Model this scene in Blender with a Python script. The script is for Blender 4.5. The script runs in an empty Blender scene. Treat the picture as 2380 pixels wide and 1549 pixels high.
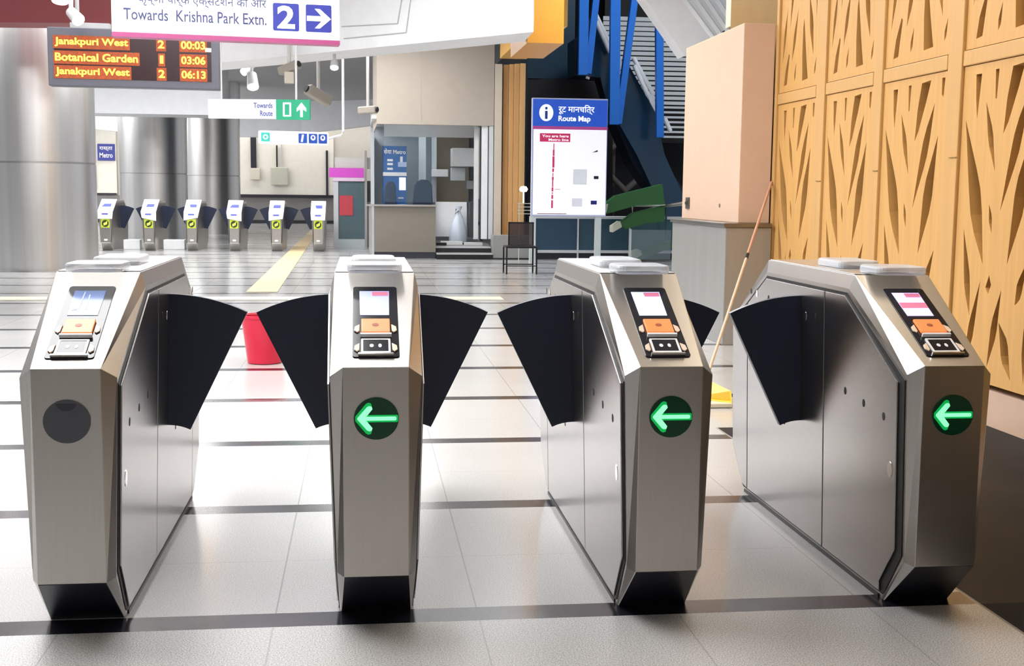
import bpy, bmesh, math, random
from mathutils import Vector, Matrix
random.seed(7)
scene = bpy.context.scene
COL = scene.collection

# ------------------------------------------------------------------ camera
FPX, PITCH, YAW, ROLL = 2801.2, .1166, .1236, .0107
CAM = Vector((-.0355, -3.3436, 1.2577))
Fv = Vector((math.sin(YAW)*math.cos(PITCH), math.cos(YAW)*math.cos(PITCH), -math.sin(PITCH)))
R0 = Vector((math.cos(YAW), -math.sin(YAW), 0)); U0 = R0.cross(Fv)
Rv = R0*math.cos(ROLL) + U0*math.sin(ROLL); Uv = -R0*math.sin(ROLL) + U0*math.cos(ROLL)
cd = bpy.data.cameras.new('camera'); cam = bpy.data.objects.new('camera', cd); COL.objects.link(cam)
m3 = Matrix((Rv, Uv, -Fv)).transposed()
cam.matrix_world = Matrix.Translation(CAM) @ m3.to_4x4()
cd.sensor_width = 36; cd.lens = FPX*36/2380; cd.clip_end = 300; cd.clip_start = .05
scene.camera = cam
XW = 3.37      # plane of the wood wall

# ------------------------------------------------------------------ world, exposure
w = bpy.data.worlds.new('station_air'); scene.world = w; w.use_nodes = True
bg = w.node_tree.nodes['Background']; bg.inputs[0].default_value = (.92, .95, 1, 1); bg.inputs[1].default_value = .62
scene.view_settings.view_transform = 'Standard'; scene.view_settings.look = 'None'
scene.view_settings.exposure = 0.0; scene.view_settings.gamma = 1; scene.view_settings.use_curve_mapping = False

# pixel (of the 2380x1549 photograph) -> point of the place on the plane axis = value
def at(u, v, ax, val):
    d = Fv + Rv*((u-1190)/FPX) - Uv*((v-774.5)/FPX)
    return CAM + d*((val-CAM[ax])/d[ax])
def fl(u, v): return at(u, v, 2, 0)
def aY(u, v, Y): return at(u, v, 1, Y)

# ------------------------------------------------------------------ materials
def srgb(h):
    h = h.lstrip('#'); c = [int(h[i:i+2], 16)/255 for i in (0, 2, 4)]
    return tuple(x/12.92 if x <= .04045 else ((x+.055)/1.055)**2.4 for x in c)
MATS = {}
def mat(name, col, rough=.5, metal=0, emit=0, var=.06, scale=6, bump=0, spec=.5, stretch=None, alpha=None, trans=0, coat=0, ior=1.45):
    if name in MATS: return MATS[name]
    m = bpy.data.materials.new(name); m.use_nodes = True; nt = m.node_tree; N = nt.nodes
    b = N['Principled BSDF']; c = srgb(col) if isinstance(col, str) else col
    tc = N.new('ShaderNodeTexCoord'); mp = N.new('ShaderNodeMapping'); no = N.new('ShaderNodeTexNoise')
    nt.links.new(tc.outputs['Object'], mp.inputs[0]); nt.links.new(mp.outputs[0], no.inputs['Vector'])
    if stretch: mp.inputs['Scale'].default_value = stretch
    no.inputs['Scale'].default_value = scale; no.inputs['Detail'].default_value = 4
    mx = N.new('ShaderNodeMix'); mx.data_type = 'RGBA'
    mx.inputs[6].default_value = (*[x*(1-var) for x in c], 1); mx.inputs[7].default_value = (*[min(1, x*(1+var)) for x in c], 1)
    nt.links.new(no.outputs[0], mx.inputs[0]); nt.links.new(mx.outputs[2], b.inputs['Base Color'])
    b.inputs['Roughness'].default_value = rough; b.inputs['Metallic'].default_value = metal
    b.inputs['Specular IOR Level'].default_value = spec; b.inputs['IOR'].default_value = ior
    b.inputs['Transmission Weight'].default_value = trans; b.inputs['Coat Weight'].default_value = coat
    if alpha is not None: b.inputs['Alpha'].default_value = alpha
    if emit:
        nt.links.new(mx.outputs[2], b.inputs['Emission Color']); b.inputs['Emission Strength'].default_value = emit
    if bump:
        bp = N.new('ShaderNodeBump'); bp.inputs['Strength'].default_value = bump; bp.inputs['Distance'].default_value = .002
        nt.links.new(no.outputs[0], bp.inputs['Height']); nt.links.new(bp.outputs[0], b.inputs['Normal'])
    MATS[name] = m; return m

STEEL = mat('brushed_steel', (.475, .452, .425), .30, 1, var=.05, scale=4, stretch=(30, 30, .8))
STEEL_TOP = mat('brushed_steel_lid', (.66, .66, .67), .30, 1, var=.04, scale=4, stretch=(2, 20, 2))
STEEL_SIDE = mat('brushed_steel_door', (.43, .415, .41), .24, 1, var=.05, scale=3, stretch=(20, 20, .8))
COLSTEEL = mat('column_steel', (.62, .61, .60), .34, 1, var=.24, scale=2.2, stretch=(3.5, 3.5, .05))  # vertical tone streaks stand in for brushing and narrow reflections
CHROME = mat('chrome', (.85, .85, .85), .12, 1)
BLACK = mat('black_plinth', (.012, .012, .022), .35)
PLAINBLK = mat('plain_black', (.01, .01, .01), .5)
FLAP = mat('navy_flap_vinyl', (.012, .018, .042), .33, bump=.15, scale=3)
GLASSBLK = mat('black_glass', (.012, .012, .018), .12)
WHITE = mat('white_plastic', (.82, .82, .84), .35)
TRANSL = mat('milky_acrylic', (.70, .74, .80), .25, alpha=.6)
CREAM = mat('cream_plastic', (.8, .62, .48), .4)
PAPER = mat('paper', (.86, .87, .93), .7)
ORANGE = mat('orange_pad', '#ff8a4a', .4, emit=.25)
NAVY = mat('navy_ink', '#27318f', .5)
BLUEPRINT = mat('blue_print', '#5d66c8', .5)
INK = mat('black_ink', (.02, .02, .03), .5)
INDICATOR = mat('dark_green_lens', (.0, .045, .018), .15)
ARROW = mat('green_led', (.26, 1, .50), .4, emit=1.05, var=0)
ARROWGLOW = mat('green_led_halo', (.0, .36, .07), .4, emit=.8, var=0)  # glow round the lit arrow, put into an emissive outline
GREYLENS = mat('grey_lens', (.075, .078, .095), .3)
DIFF = mat('light_diffuser', (1, 1, 1), .4, emit=13, var=0)
WALLB = mat('beige_wall', (.62, .57, .49), .6)
WHITEW = mat('white_paint', (.86, .87, .89), .45)
SOFF = mat('soffit_paint', (.62, .61, .59), .6)
GREYC = mat('grey_ceiling_paint', (.55, .55, .57), .7)

# ------------------------------------------------------------------ mesh builder
class MB:
    def __init__(s): s.v = []; s.f = []
    def add(s, vs, fs):
        n = len(s.v); s.v += [Vector(p) for p in vs]; s.f += [tuple(i+n for i in f) for f in fs]; return s
    def box(s, x0, x1, y0, y1, z0, z1):
        x0, x1 = sorted((x0, x1)); y0, y1 = sorted((y0, y1)); z0, z1 = sorted((z0, z1))
        return s.add([(x, y, z) for z in (z0, z1) for y in (y0, y1) for x in (x0, x1)],
                     [(0, 2, 3, 1), (4, 5, 7, 6), (0, 1, 5, 4), (2, 6, 7, 3), (0, 4, 6, 2), (1, 3, 7, 5)])
    def prism(s, pts, off):                     # closed outline extruded by a vector
        n = len(pts); off = Vector(off); a = [Vector(p) for p in pts]
        vs = a+[p+off for p in a]
        fs = [tuple(range(n)), tuple(range(2*n-1, n-1, -1))]+[(i, (i+1) % n + 0, (i+1) % n+n, i+n)[::-1] for i in range(n)]
        return s.add(vs, fs)
    def xz(s, pts, y0, y1): return s.prism([(x, y0, z) for x, z in pts], (0, y1-y0, 0))
    def tube(s, pts, r, n=10, r1=None):
        pts = [Vector(p) for p in pts]; rings = []
        for i, p in enumerate(pts):
            d = (pts[min(i+1, len(pts)-1)]-pts[max(i-1, 0)]).normalized()
            a = d.cross(Vector((0, 0, 1)));  a = d.cross(Vector((1, 0, 0))) if a.length < .05 else a
            a.normalize(); b = d.cross(a)
            rr = r if r1 is None else r+(r1-r)*i/(len(pts)-1)
            rings.append([p+a*rr*math.cos(2*math.pi*k/n)+b*rr*math.sin(2*math.pi*k/n) for k in range(n)])
        vs = [q for g in rings for q in g]; fs = []
        for i in range(len(pts)-1):
            for k in range(n): fs.append((i*n+k, i*n+(k+1) % n, (i+1)*n+(k+1) % n, (i+1)*n+k))
        fs += [tuple(range(n))[::-1], tuple((len(pts)-1)*n+k for k in range(n))]
        return s.add(vs, fs)
    def bar(s, p, q, w, h):                     # straight bar, w along its horizontal normal, h the other way
        p, q = Vector(p), Vector(q); d = (q-p).normalized(); a = d.cross(Vector((0, 0, 1)))
        if a.length < .05: a = Vector((1, 0, 0))
        a.normalize(); b = a.cross(d).normalized(); a *= w/2; b *= h/2
        return s.add([p-a-b, p+a-b, p+a+b, p-a+b, q-a-b, q+a-b, q+a+b, q-a+b],
                     [(0, 1, 2, 3), (7, 6, 5, 4), (0, 4, 5, 1), (1, 5, 6, 2), (2, 6, 7, 3), (3, 7, 4, 0)])
    def lathe(s, prof, c=(0, 0), n=48, sx=1, sy=1):        # (r, z) profile round a vertical axis
        vs = []; fs = []; m = len(prof)
        for k in range(n):
            t = 2*math.pi*k/n
            vs += [(c[0]+r*math.cos(t)*sx, c[1]+r*math.sin(t)*sy, z) for r, z in prof]
        for k in range(n):
            k2 = (k+1) % n
            for j in range(m-1): fs.append((k*m+j, k2*m+j, k2*m+j+1, k*m+j+1))
        fs.append(tuple(k*m for k in range(n))[::-1]); fs.append(tuple(k*m+m-1 for k in range(n)))
        return s.add(vs, fs)
    def build(s, name, m, parent=None, bevel=0, smooth=False, off=None):
        vs = s.v; loc = Vector((0, 0, 0))
        if parent is not None:
            o0 = parent; base = Vector((0, 0, 0))
            while o0 is not None: base += o0.location; o0 = o0.parent
            if off is None: off = base if WORLD else Vector((0, 0, 0))
            vs = [v-off for v in vs]
        else:
            xs = [v.x for v in vs]; ys = [v.y for v in vs]; zs = [v.z for v in vs]
            loc = Vector(((min(xs)+max(xs))/2, (min(ys)+max(ys))/2, min(zs))); vs = [v-loc for v in vs]
        me = bpy.data.meshes.new(name); me.from_pydata([tuple(v) for v in vs], [], s.f)
        bm = bmesh.new(); bm.from_mesh(me); bmesh.ops.recalc_face_normals(bm, faces=bm.faces); bm.to_mesh(me); bm.free()
        if smooth:
            me.polygons.foreach_set('use_smooth', [True]*len(me.polygons)); me.set_sharp_from_angle(angle=.7)
        me.materials.append(m)
        o = bpy.data.objects.new(name, me); COL.objects.link(o); o.location = loc
        if parent is not None: o.parent = parent
        if bevel:
            b = o.modifiers.new('soft_edge', 'BEVEL'); b.width = bevel; b.segments = 2; b.limit_method = 'ANGLE'; b.angle_limit = .6
        return o
WORLD = True      # True: vertices are given in world metres; False: in the parent's own frame

def tag(o, label, cat, group=None, kind=None):
    o['label'] = label; o['category'] = cat
    if group: o['group'] = group
    if kind: o['kind'] = kind
    return o
def struct(o): o['kind'] = 'structure'; return o
def empty(name, loc, rz=0):
    o = bpy.data.objects.new(name, None); COL.objects.link(o); o.location = loc; o.rotation_euler = (0, 0, rz)
    o.empty_display_size = .1; return o
def copy_tree(o, parent=None):
    c = o.copy(); COL.objects.link(c)
    if parent is not None: c.parent = parent
    for ch in list(o.children): copy_tree(ch, c)
    return c
def rrect(x0, x1, z0, z1, r, n=5):
    out = []
    for cx, cz, a0 in ((x1-r, z1-r, 0), (x0+r, z1-r, 90), (x0+r, z0+r, 180), (x1-r, z0+r, 270)):
        for k in range(n+1):
            t = math.radians(a0+90*k/n); out.append((cx+r*math.cos(t), cz+r*math.sin(t)))
    return out
def ellipse(cx, cz, rx, rz, n=36): return [(cx+rx*math.cos(2*math.pi*k/n), cz+rz*math.sin(2*math.pi*k/n)) for k in range(n)]

# lettering: real letters as a thin mesh, x right, z up, standing on the plane y = 0 and facing -y
def text_mesh(body, x0, x1, z0, z1, bold=0, depth=.002):
    cu = bpy.data.curves.new('letters', 'FONT'); cu.body = body; cu.size = 1; cu.offset = bold; cu.extrude = .005; cu.resolution_u = 3
    o = bpy.data.objects.new('letters', cu); COL.objects.link(o)
    dg = bpy.context.evaluated_depsgraph_get(); dg.update()
    me = bpy.data.meshes.new_from_object(o.evaluated_get(dg)); bpy.data.objects.remove(o); bpy.data.curves.remove(cu)
    mb = MB()
    if len(me.vertices):
        xs = [v.co.x for v in me.vertices]; ys = [v.co.y for v in me.vertices]
        sx = (x1-x0)/max(1e-6, max(xs)-min(xs)); sz = (z1-z0)/max(1e-6, max(ys)-min(ys))
        mb.add([(x0+(v.co.x-min(xs))*sx, -depth if v.co.z > 0 else 0, z0+(v.co.y-min(ys))*sz) for v in me.vertices],
               [tuple(p.vertices) for p in me.polygons])
    bpy.data.meshes.remove(me)
    return mb
# sheet with holes: outline and hole outlines in (x, z), thickness along y
def holed(outer, holes, y0, y1):
    cu = bpy.data.curves.new('sheet', 'CURVE'); cu.dimensions = '2D'; cu.fill_mode = 'BOTH'; cu.extrude = .5
    for pl in [outer]+holes:
        sp = cu.splines.new('POLY'); sp.points.add(len(pl)-1); sp.use_cyclic_u = True
        for p, (x, z) in zip(sp.points, pl): p.co = (x, z, 0, 1)
    o = bpy.data.objects.new('sheet', cu); COL.objects.link(o)
    dg = bpy.context.evaluated_depsgraph_get(); dg.update()
    me = bpy.data.meshes.new_from_object(o.evaluated_get(dg)); bpy.data.objects.remove(o); bpy.data.curves.remove(cu)
    mb = MB(); mb.add([(v.co.x, y0 if v.co.z > 0 else y1, v.co.y) for v in me.vertices], [tuple(p.vertices) for p in me.polygons])
    bpy.data.meshes.remove(me); return mb

# ================================================================== THE SETTING
def floor_material():
    m = bpy.data.materials.new('polished_granite_floor'); m.use_nodes = True; nt = m.node_tree; N = nt.nodes; L = nt.links
    b = N['Principled BSDF']; tc = N.new('ShaderNodeTexCoord'); sp = N.new('ShaderNodeSeparateXYZ'); L.new(tc.outputs['Object'], sp.inputs[0])
    def M(op, a, c=None, d=None):
        n = N.new('ShaderNodeMath'); n.operation = op
        for i, x in enumerate((a, c, d)):
            if x is None: continue
            if isinstance(x, (int, float)): n.inputs[i].default_value = x
            else: L.new(x, n.inputs[i])
        return n.outputs[0]
    def strip(coord, start, pitch, width):      # 1 inside repeated strips
        t = M('FLOORED_MODULO', M('SUBTRACT', coord, start), pitch); return M('LESS_THAN', t, width)
    X, Y = sp.outputs[0], sp.outputs[1]
    band = M('MULTIPLY', strip(Y, .075, 1.262, .115), M('GREATER_THAN', Y, 0))
    jx = strip(X, -.30, .6, .005); jy = strip(Y, .075, .631, .004)
    dark = M('MULTIPLY', M('GREATER_THAN', X, 1.86), M('LESS_THAN', Y, 2.9))
    edge = M('MULTIPLY', M('LESS_THAN', M('ABSOLUTE', M('SUBTRACT', X, 1.862)), .006), M('LESS_THAN', Y, 2.9))
    fine = N.new('ShaderNodeTexNoise'); fine.inputs['Scale'].default_value = 240; fine.inputs['Detail'].default_value = 3; L.new(tc.outputs['Object'], fine.inputs['Vector'])
    big = N.new('ShaderNodeTexNoise'); big.inputs['Scale'].default_value = 1.6; big.inputs['Detail'].default_value = 5; L.new(tc.outputs['Object'], big.inputs['Vector'])
    r1 = N.new('ShaderNodeValToRGB'); L.new(fine.outputs[0], r1.inputs[0])
    r1.color_ramp.elements[0].position = .40; r1.color_ramp.elements[0].color = (.20, .196, .19, 1)
    r1.color_ramp.elements[1].position = .58; r1.color_ramp.elements[1].color = (.58, .575, .57, 1)
    def mix(f, a, c):
        n = N.new('ShaderNodeMix'); n.data_type = 'RGBA'
        if isinstance(f, (int, float)): n.inputs[0].default_value = f
        else: L.new(f, n.inputs[0])
        for i, x in ((6, a), (7, c)):
            if isinstance(x, tuple): n.inputs[i].default_value = (*x, 1)
            else: L.new(x, n.inputs[i])
        return n.outputs[2]
    c = mix(M('ADD', M('MULTIPLY', big.outputs[0], .3), M('MULTIPLY', M('GREATER_THAN', Y, .075), .5)), r1.outputs[0], (.47, .47, .465))
    c = mix(M('MULTIPLY', jx, .5), c, (.16, .16, .16)); c = mix(M('MULTIPLY', jy, .3), c, (.2, .2, .2))
    c = mix(band, c, (.012, .013, .02)); c = mix(dark, c, (.010, .010, .012)); c = mix(edge, c, (.25, .24, .22))
    L.new(c, b.inputs['Base Color'])
    ro = N.new('ShaderNodeMapRange'); L.new(big.outputs[0], ro.inputs[0]); ro.inputs[1].default_value = .3; ro.inputs[2].default_value = .7
    ro.inputs[3].default_value = .15; ro.inputs[4].default_value = .21; L.new(M('ADD', ro.outputs[0], M('ADD', M('MULTIPLY', M('LESS_THAN', Y, .075), .22), M('MULTIPLY', dark, .35))), b.inputs['Roughness'])
    L.new(M('SUBTRACT', .8, M('MULTIPLY', dark, .7)), b.inputs['Specular IOR Level']); b.inputs['IOR'].default_value = 1.65
    return m
fo = MB().box(-30, 16, -9, 48, -.1, 0).build('floor', floor_material()); struct(fo)
me = fo.data
for v in me.vertices: v.co += fo.location
fo.location = (0, 0, 0)
struct(MB().box(-30, 16, -9, 12.3, 4.2, 4.4).build('ceiling', GREYC)); struct(MB().box(-30, 3.05, 12.3, 48, 4.2, 4.4).build('ceiling', GREYC))
struct(MB().box(3.05, 16, 12.0, 29, 9.2, 9.4).build('ceiling', mat('dark_void_ceiling', (.03, .04, .06), .8)))
# back wall in two bands, dado and trim
YB = 42.5
struct(MB().box(-30, 4.6, YB, YB+.3, 0, 4.2).build('wall_back', mat('back_wall_paint', (.60, .56, .50), .6)))
struct(MB().box(-30, 4.6, YB-.06, YB, .12, .98).build('trim_1', mat('grey_dado', (.20, .19, .185), .5)))
struct(MB().box(-30, 4.6, YB-.10, YB, 0, .12).build('baseboard_back', mat('black_skirting', (.02, .02, .022), .4)))
TACT = mat('cream_tactile_paving', (.80, .60, .34), .45)
a, b_, c_, d_ = fl(722, 536), fl(740, 536), fl(645, 680), fl(572, 680)
struct(MB().prism([(p.x, p.y, .004) for p in (a, b_, c_, d_)], (0, 0, .003)).build('trim_2', TACT))
struct(MB().box(-9, 1.6, 10.6, 11.0, .003, .006).build('trim_3', mat('pale_tactile_paving', (.74, .68, .52), .4)))

struct(MB().box(-16, XW+.15, -8.3, -8, 0, 4.2).build('wall_front_blocker', mat('blocker_wall_paint', (.55, .53, .50), .6)))  # unseen wall behind the camera, added to block world light
# ---- big overhead forms
def soffit(name, p, q, depth, z1, m, under=None):
    """beam whose front lower edge runs p->q (world points), depth metres thick towards the back"""
    p, q = Vector(p), Vector(q); z = (p.z+q.z)/2
    d = Vector((q.x-p.x, q.y-p.y, 0)).normalized(); n = Vector((-d.y, d.x, 0))
    if n.y < 0: n = -n
    a = [Vector((p.x, p.y, z)), Vector((q.x, q.y, z)), Vector((q.x, q.y, z))+n*depth, Vector((p.x, p.y, z))+n*depth]
    return struct(MB().prism(a, (0, 0, z1-z)).build(name, m))
pB = aY(1240, 74, 9.9); pA = at(500, 147, 2, pB.z)
pC = at(1218, 97, 2, pB.z); pD = at(500, 165, 2, pB.z)
struct(MB().prism([pA, pB, pC, pD], (0, 0, 4.2-pB.z)).build('trim_4', WHITEW))
# recessed access panel lines on the beam face
dirv = (pB-pA); dirv.z = 0; dirv.normalize(); nrm = Vector((dirv.y, -dirv.x, 0))
def on_beam(u, v):
    d = Fv+Rv*((u-1190)/FPX)-Uv*((v-774.5)/FPX); k = (pA-CAM).dot(nrm)/d.dot(nrm); return CAM+d*k+nrm*.004*(1 if nrm.y < 0 else -1)
for i, (p, q) in enumerate((((795, 62), (925, 55)), ((925, 55), (938, -20)), ((800, 90), (945, 76)), ((945, 76), (958, -20)))):
    struct(MB().bar(on_beam(*p), on_beam(*q), .012, .012).build('trim_%d' % (5+i), mat('panel_joint', (.45, .45, .47), .6)))
# grey-white beam on the left, in front of the second column
pA2 = aY(120, 262, 24.5); pB2 = at(516, 268, 2, pA2.z)
soffit('trim_9', pA2+Vector((-6, 0, 0)), pB2, 1.2, 4.2, mat('off_white_paint', (.70, .71, .73), .55))
# maroon beam
pA3 = aY(-200, 50, 12.6); pB3 = at(262, 52, 2, pA3.z)
soffit('trim_10', pA3, pB3+Vector((.8, 0, 0)), .5, 4.2, mat('maroon_paint', (.30, .07, .08), .5))
# curved white fascia far back
mb = MB(); cur = [(150, 292), (265, 305), (430, 316), (600, 318), (700, 309), (800, 299), (872, 290)]
pts = [aY(u, v, Y) for (u, v), Y in zip(cur, (40, 39.4, 38.8, 38.4, 38.0, 37.4, 36.6))]
zf = 3.16
for p, q in zip(pts, pts[1:]):
    zt = 4.195
    mb.add([(p.x, p.y, p.z), (q.x, q.y, q.z), (q.x, q.y+.6, q.z), (p.x, p.y+.6, p.z), (p.x, p.y, zt), (q.x, q.y, zt), (q.x, q.y+.6, zt), (p.x, p.y+.6, zt)],
           [(0, 1, 5, 4), (0, 3, 2, 1), (4, 5, 6, 7), (2, 3, 7, 6)])
struct(mb.build('trim_11', WHITEW))

# ================================================================== STEEL COLUMNS
def column(u, v, r, ztop, label, flare=1.06):
    c = fl(u, v); cx, cy = c.x, c.y+r
    root = empty('steel_column', (cx, cy, 0)); tag(root, label, 'column')
    n = 72; zj = 1.62
    MB().lathe([(r, 0), (r, zj-.015)], (cx, cy), n).build('lower_cladding', COLSTEEL, root, smooth=True)
    MB().lathe([(r, zj+.015), (r*1.01, zj+(ztop-zj)*.5), (r*flare, ztop)], (cx, cy), n).build('upper_cladding', COLSTEEL, root, smooth=True)
    MB().lathe([(r-.012, zj-.02), (r-.012, zj+.02)], (cx, cy), n).build('joint_band', mat('column_joint', (.42, .42, .42), .4, 1), root, smooth=True)
    return root
column(60, 632, .86, 4.2, 'broad brushed steel column in the left foreground, cut by the photo edge', 1.0)
column(347, 556, .83, 4.2, 'round steel column behind the second and third far gates, under the white beam', 1.12)
column(487, 545, .78, 4.2, 'slimmer steel column just right of and behind the wide one', 1.05)
for u0, u1, v0, v1, nm in ((287, 326, 580, 555, 'between the first and second far gates'), (380, 430, 580, 557, 'between the second and third far gates')):
    p, q = fl(u0, v0), fl(u1, v0)
    tag(MB().box(p.x, q.x, p.y, p.y+.25, 0, .2).build('kerb_block', WHITEW, bevel=.01), 'low white kerb block on the floor '+nm, 'kerb', 'low white kerb blocks')

# ================================================================== FLAP GATES
H0, H1, D1, LEN, G = .16, .765, .451, 1.7535, .17
BZ = lambda z: .108+.030*z
AZ = lambda z: .104-.012*min(1, z/H0) if z <= H0 else (.092 if z <= H1 else .092+.033*(z-H1)/(1-H1))
def gate_body():
    """steel shell: flat front, sloping head, flat top and mirrored rear, chamfered all round"""
    prof = [(G, 0), (0, H0), (0, H1), (D1, 1), (LEN-D1, 1), (LEN, H1), (LEN, H0), (LEN-G, 0)]
    side = [(G+.012, 0), (.031, H0+.006), (.031, H1-.03), (D1+.02, .954), (LEN-D1-.02, .954), (LEN-.031, H1-.03), (LEN-.031, H0+.006), (LEN-G-.012, 0)]
    mb = MB(); n = len(prof); vs = []
    for (y, z), (ys, zs) in zip(prof, side):
        a, b = AZ(z), BZ(zs); vs += [(-b, ys, zs), (-a, y, z), (a, y, z), (b, ys, zs)]
    fs = []
    for i in range(n-1):
        for k in range(3): fs.append((i*4+k, i*4+k+1, (i+1)*4+k+1, (i+1)*4+k))
    fs.append(tuple(i*4 for i in range(n))); fs.append(tuple(i*4+3 for i in range(n-1, -1, -1)))
    fs.append((0, 1, (n-1)*4+1, (n-1)*4)); fs.append((1, 2, (n-1)*4+2, (n-1)*4+1)); fs.append((2, 3, (n-1)*4+3, (n-1)*4+2))
    return mb.add(vs, fs)
def plinth():
    """black sloping toe plates under the front and the rear, joined by a thin foot"""
    mb = MB(); e = .0015
    for y0, y1 in ((0, G), (LEN, LEN-G)):
        sg = 1 if y1 > y0 else -1
        a, b = .0915, .103
        vs = [(-a, y0-e*sg, H0-.001), (a, y0-e*sg, H0-.001), (b, y1-e*sg, .0), (-b, y1-e*sg, .0)]
        vs += [(x, y+.004*sg, z+.004) for x, y, z in vs]
        mb.add(vs, [(0, 1, 2, 3), (7, 6, 5, 4), (0, 4, 5, 1), (1, 5, 6, 2), (2, 6, 7, 3), (3, 7, 4, 0)])
    mb.box(-.112, .112, G+.03, LEN-G-.03, 0, .012)
    return mb
def side_plate(sgn, pts, off, th):              # plate lying on the cabinet's side, pts in (y, z)
    a = [(sgn*(BZ(z)+off), y, z) for y, z in pts]
    return MB().prism(a, (sgn*th, 0, 0))
def slope_pt(s, t, n=0):                        # s across, t up the slope, n out of it
    L = math.hypot(D1, 1-H1); ty, tz = D1/L, (1-H1)/L
    return Vector((s, ty*t-tz*n, H1+tz*t+ty*n))
def slope_plate(pts, n0, th):
    a = [slope_pt(s, t, n0) for s, t in pts]; d = slope_pt(0, 0, th)-slope_pt(0, 0, 0)
    return MB().prism(a, d)
def flap(sgn, y=.90):                           # sector of a disc swinging about a low pivot
    cx, cz, R, r = .128, .263, .632, .172; amax = math.radians(26.0); n = 16
    a0 = -.06
    pts = [(cx+R*math.sin(a0+(amax-a0)*k/n), cz+R*math.cos(a0+(amax-a0)*k/n)) for k in range(n+1)]
    pts += [(cx+r*math.sin(a0+(amax-a0)*(n-k)/n), cz+r*math.cos(a0+(amax-a0)*(n-k)/n)) for k in range(n+1)]
    pts = [(max(x, .128), z) for x, z in pts]
    return MB().xz([(sgn*x, z) for x, z in pts], y-.012, y+.012)
def arrow_pts():
    """outline of a left-pointing arrow, stroke ends cut round-ish"""
    return [(-.053, .002), (-.026, .033), (-.020, .036), (-.013, .034), (-.011, .027), (-.0285, .0055), (.053, .0055), (.056, .003), (.056, -.003), (.053, -.0055), (-.0285, -.0055), (-.011, -.027), (-.013, -.034), (-.020, -.036), (-.026, -.033), (-.053, -.002)]
SHARED = {}
def part(key, name, mk, m, parent, bevel=0, smooth=False):
    """mesh made once and shared by every gate"""
    if key not in SHARED:
        o = mk().build(name, m, parent, bevel, smooth); SHARED[key] = o
        return o
    o = SHARED[key].copy(); COL.objects.link(o); o.parent = parent; o.name = name; return o

def screen_mats(i):
    return [mat('screen_off_blue', (.10, .17, .42), .15, emit=.25), mat('screen_lilac', (.42, .46, .85), .2, emit=.75, var=.03),
            mat('screen_pale_blue', (.50, .62, .98), .2, emit=1.0, var=.03), mat('screen_violet', (.60, .52, .95), .2, emit=.95, var=.03)][i]
SCRED = mat('screen_red_block', (.62, .18, .30), .2, emit=.55)

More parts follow.
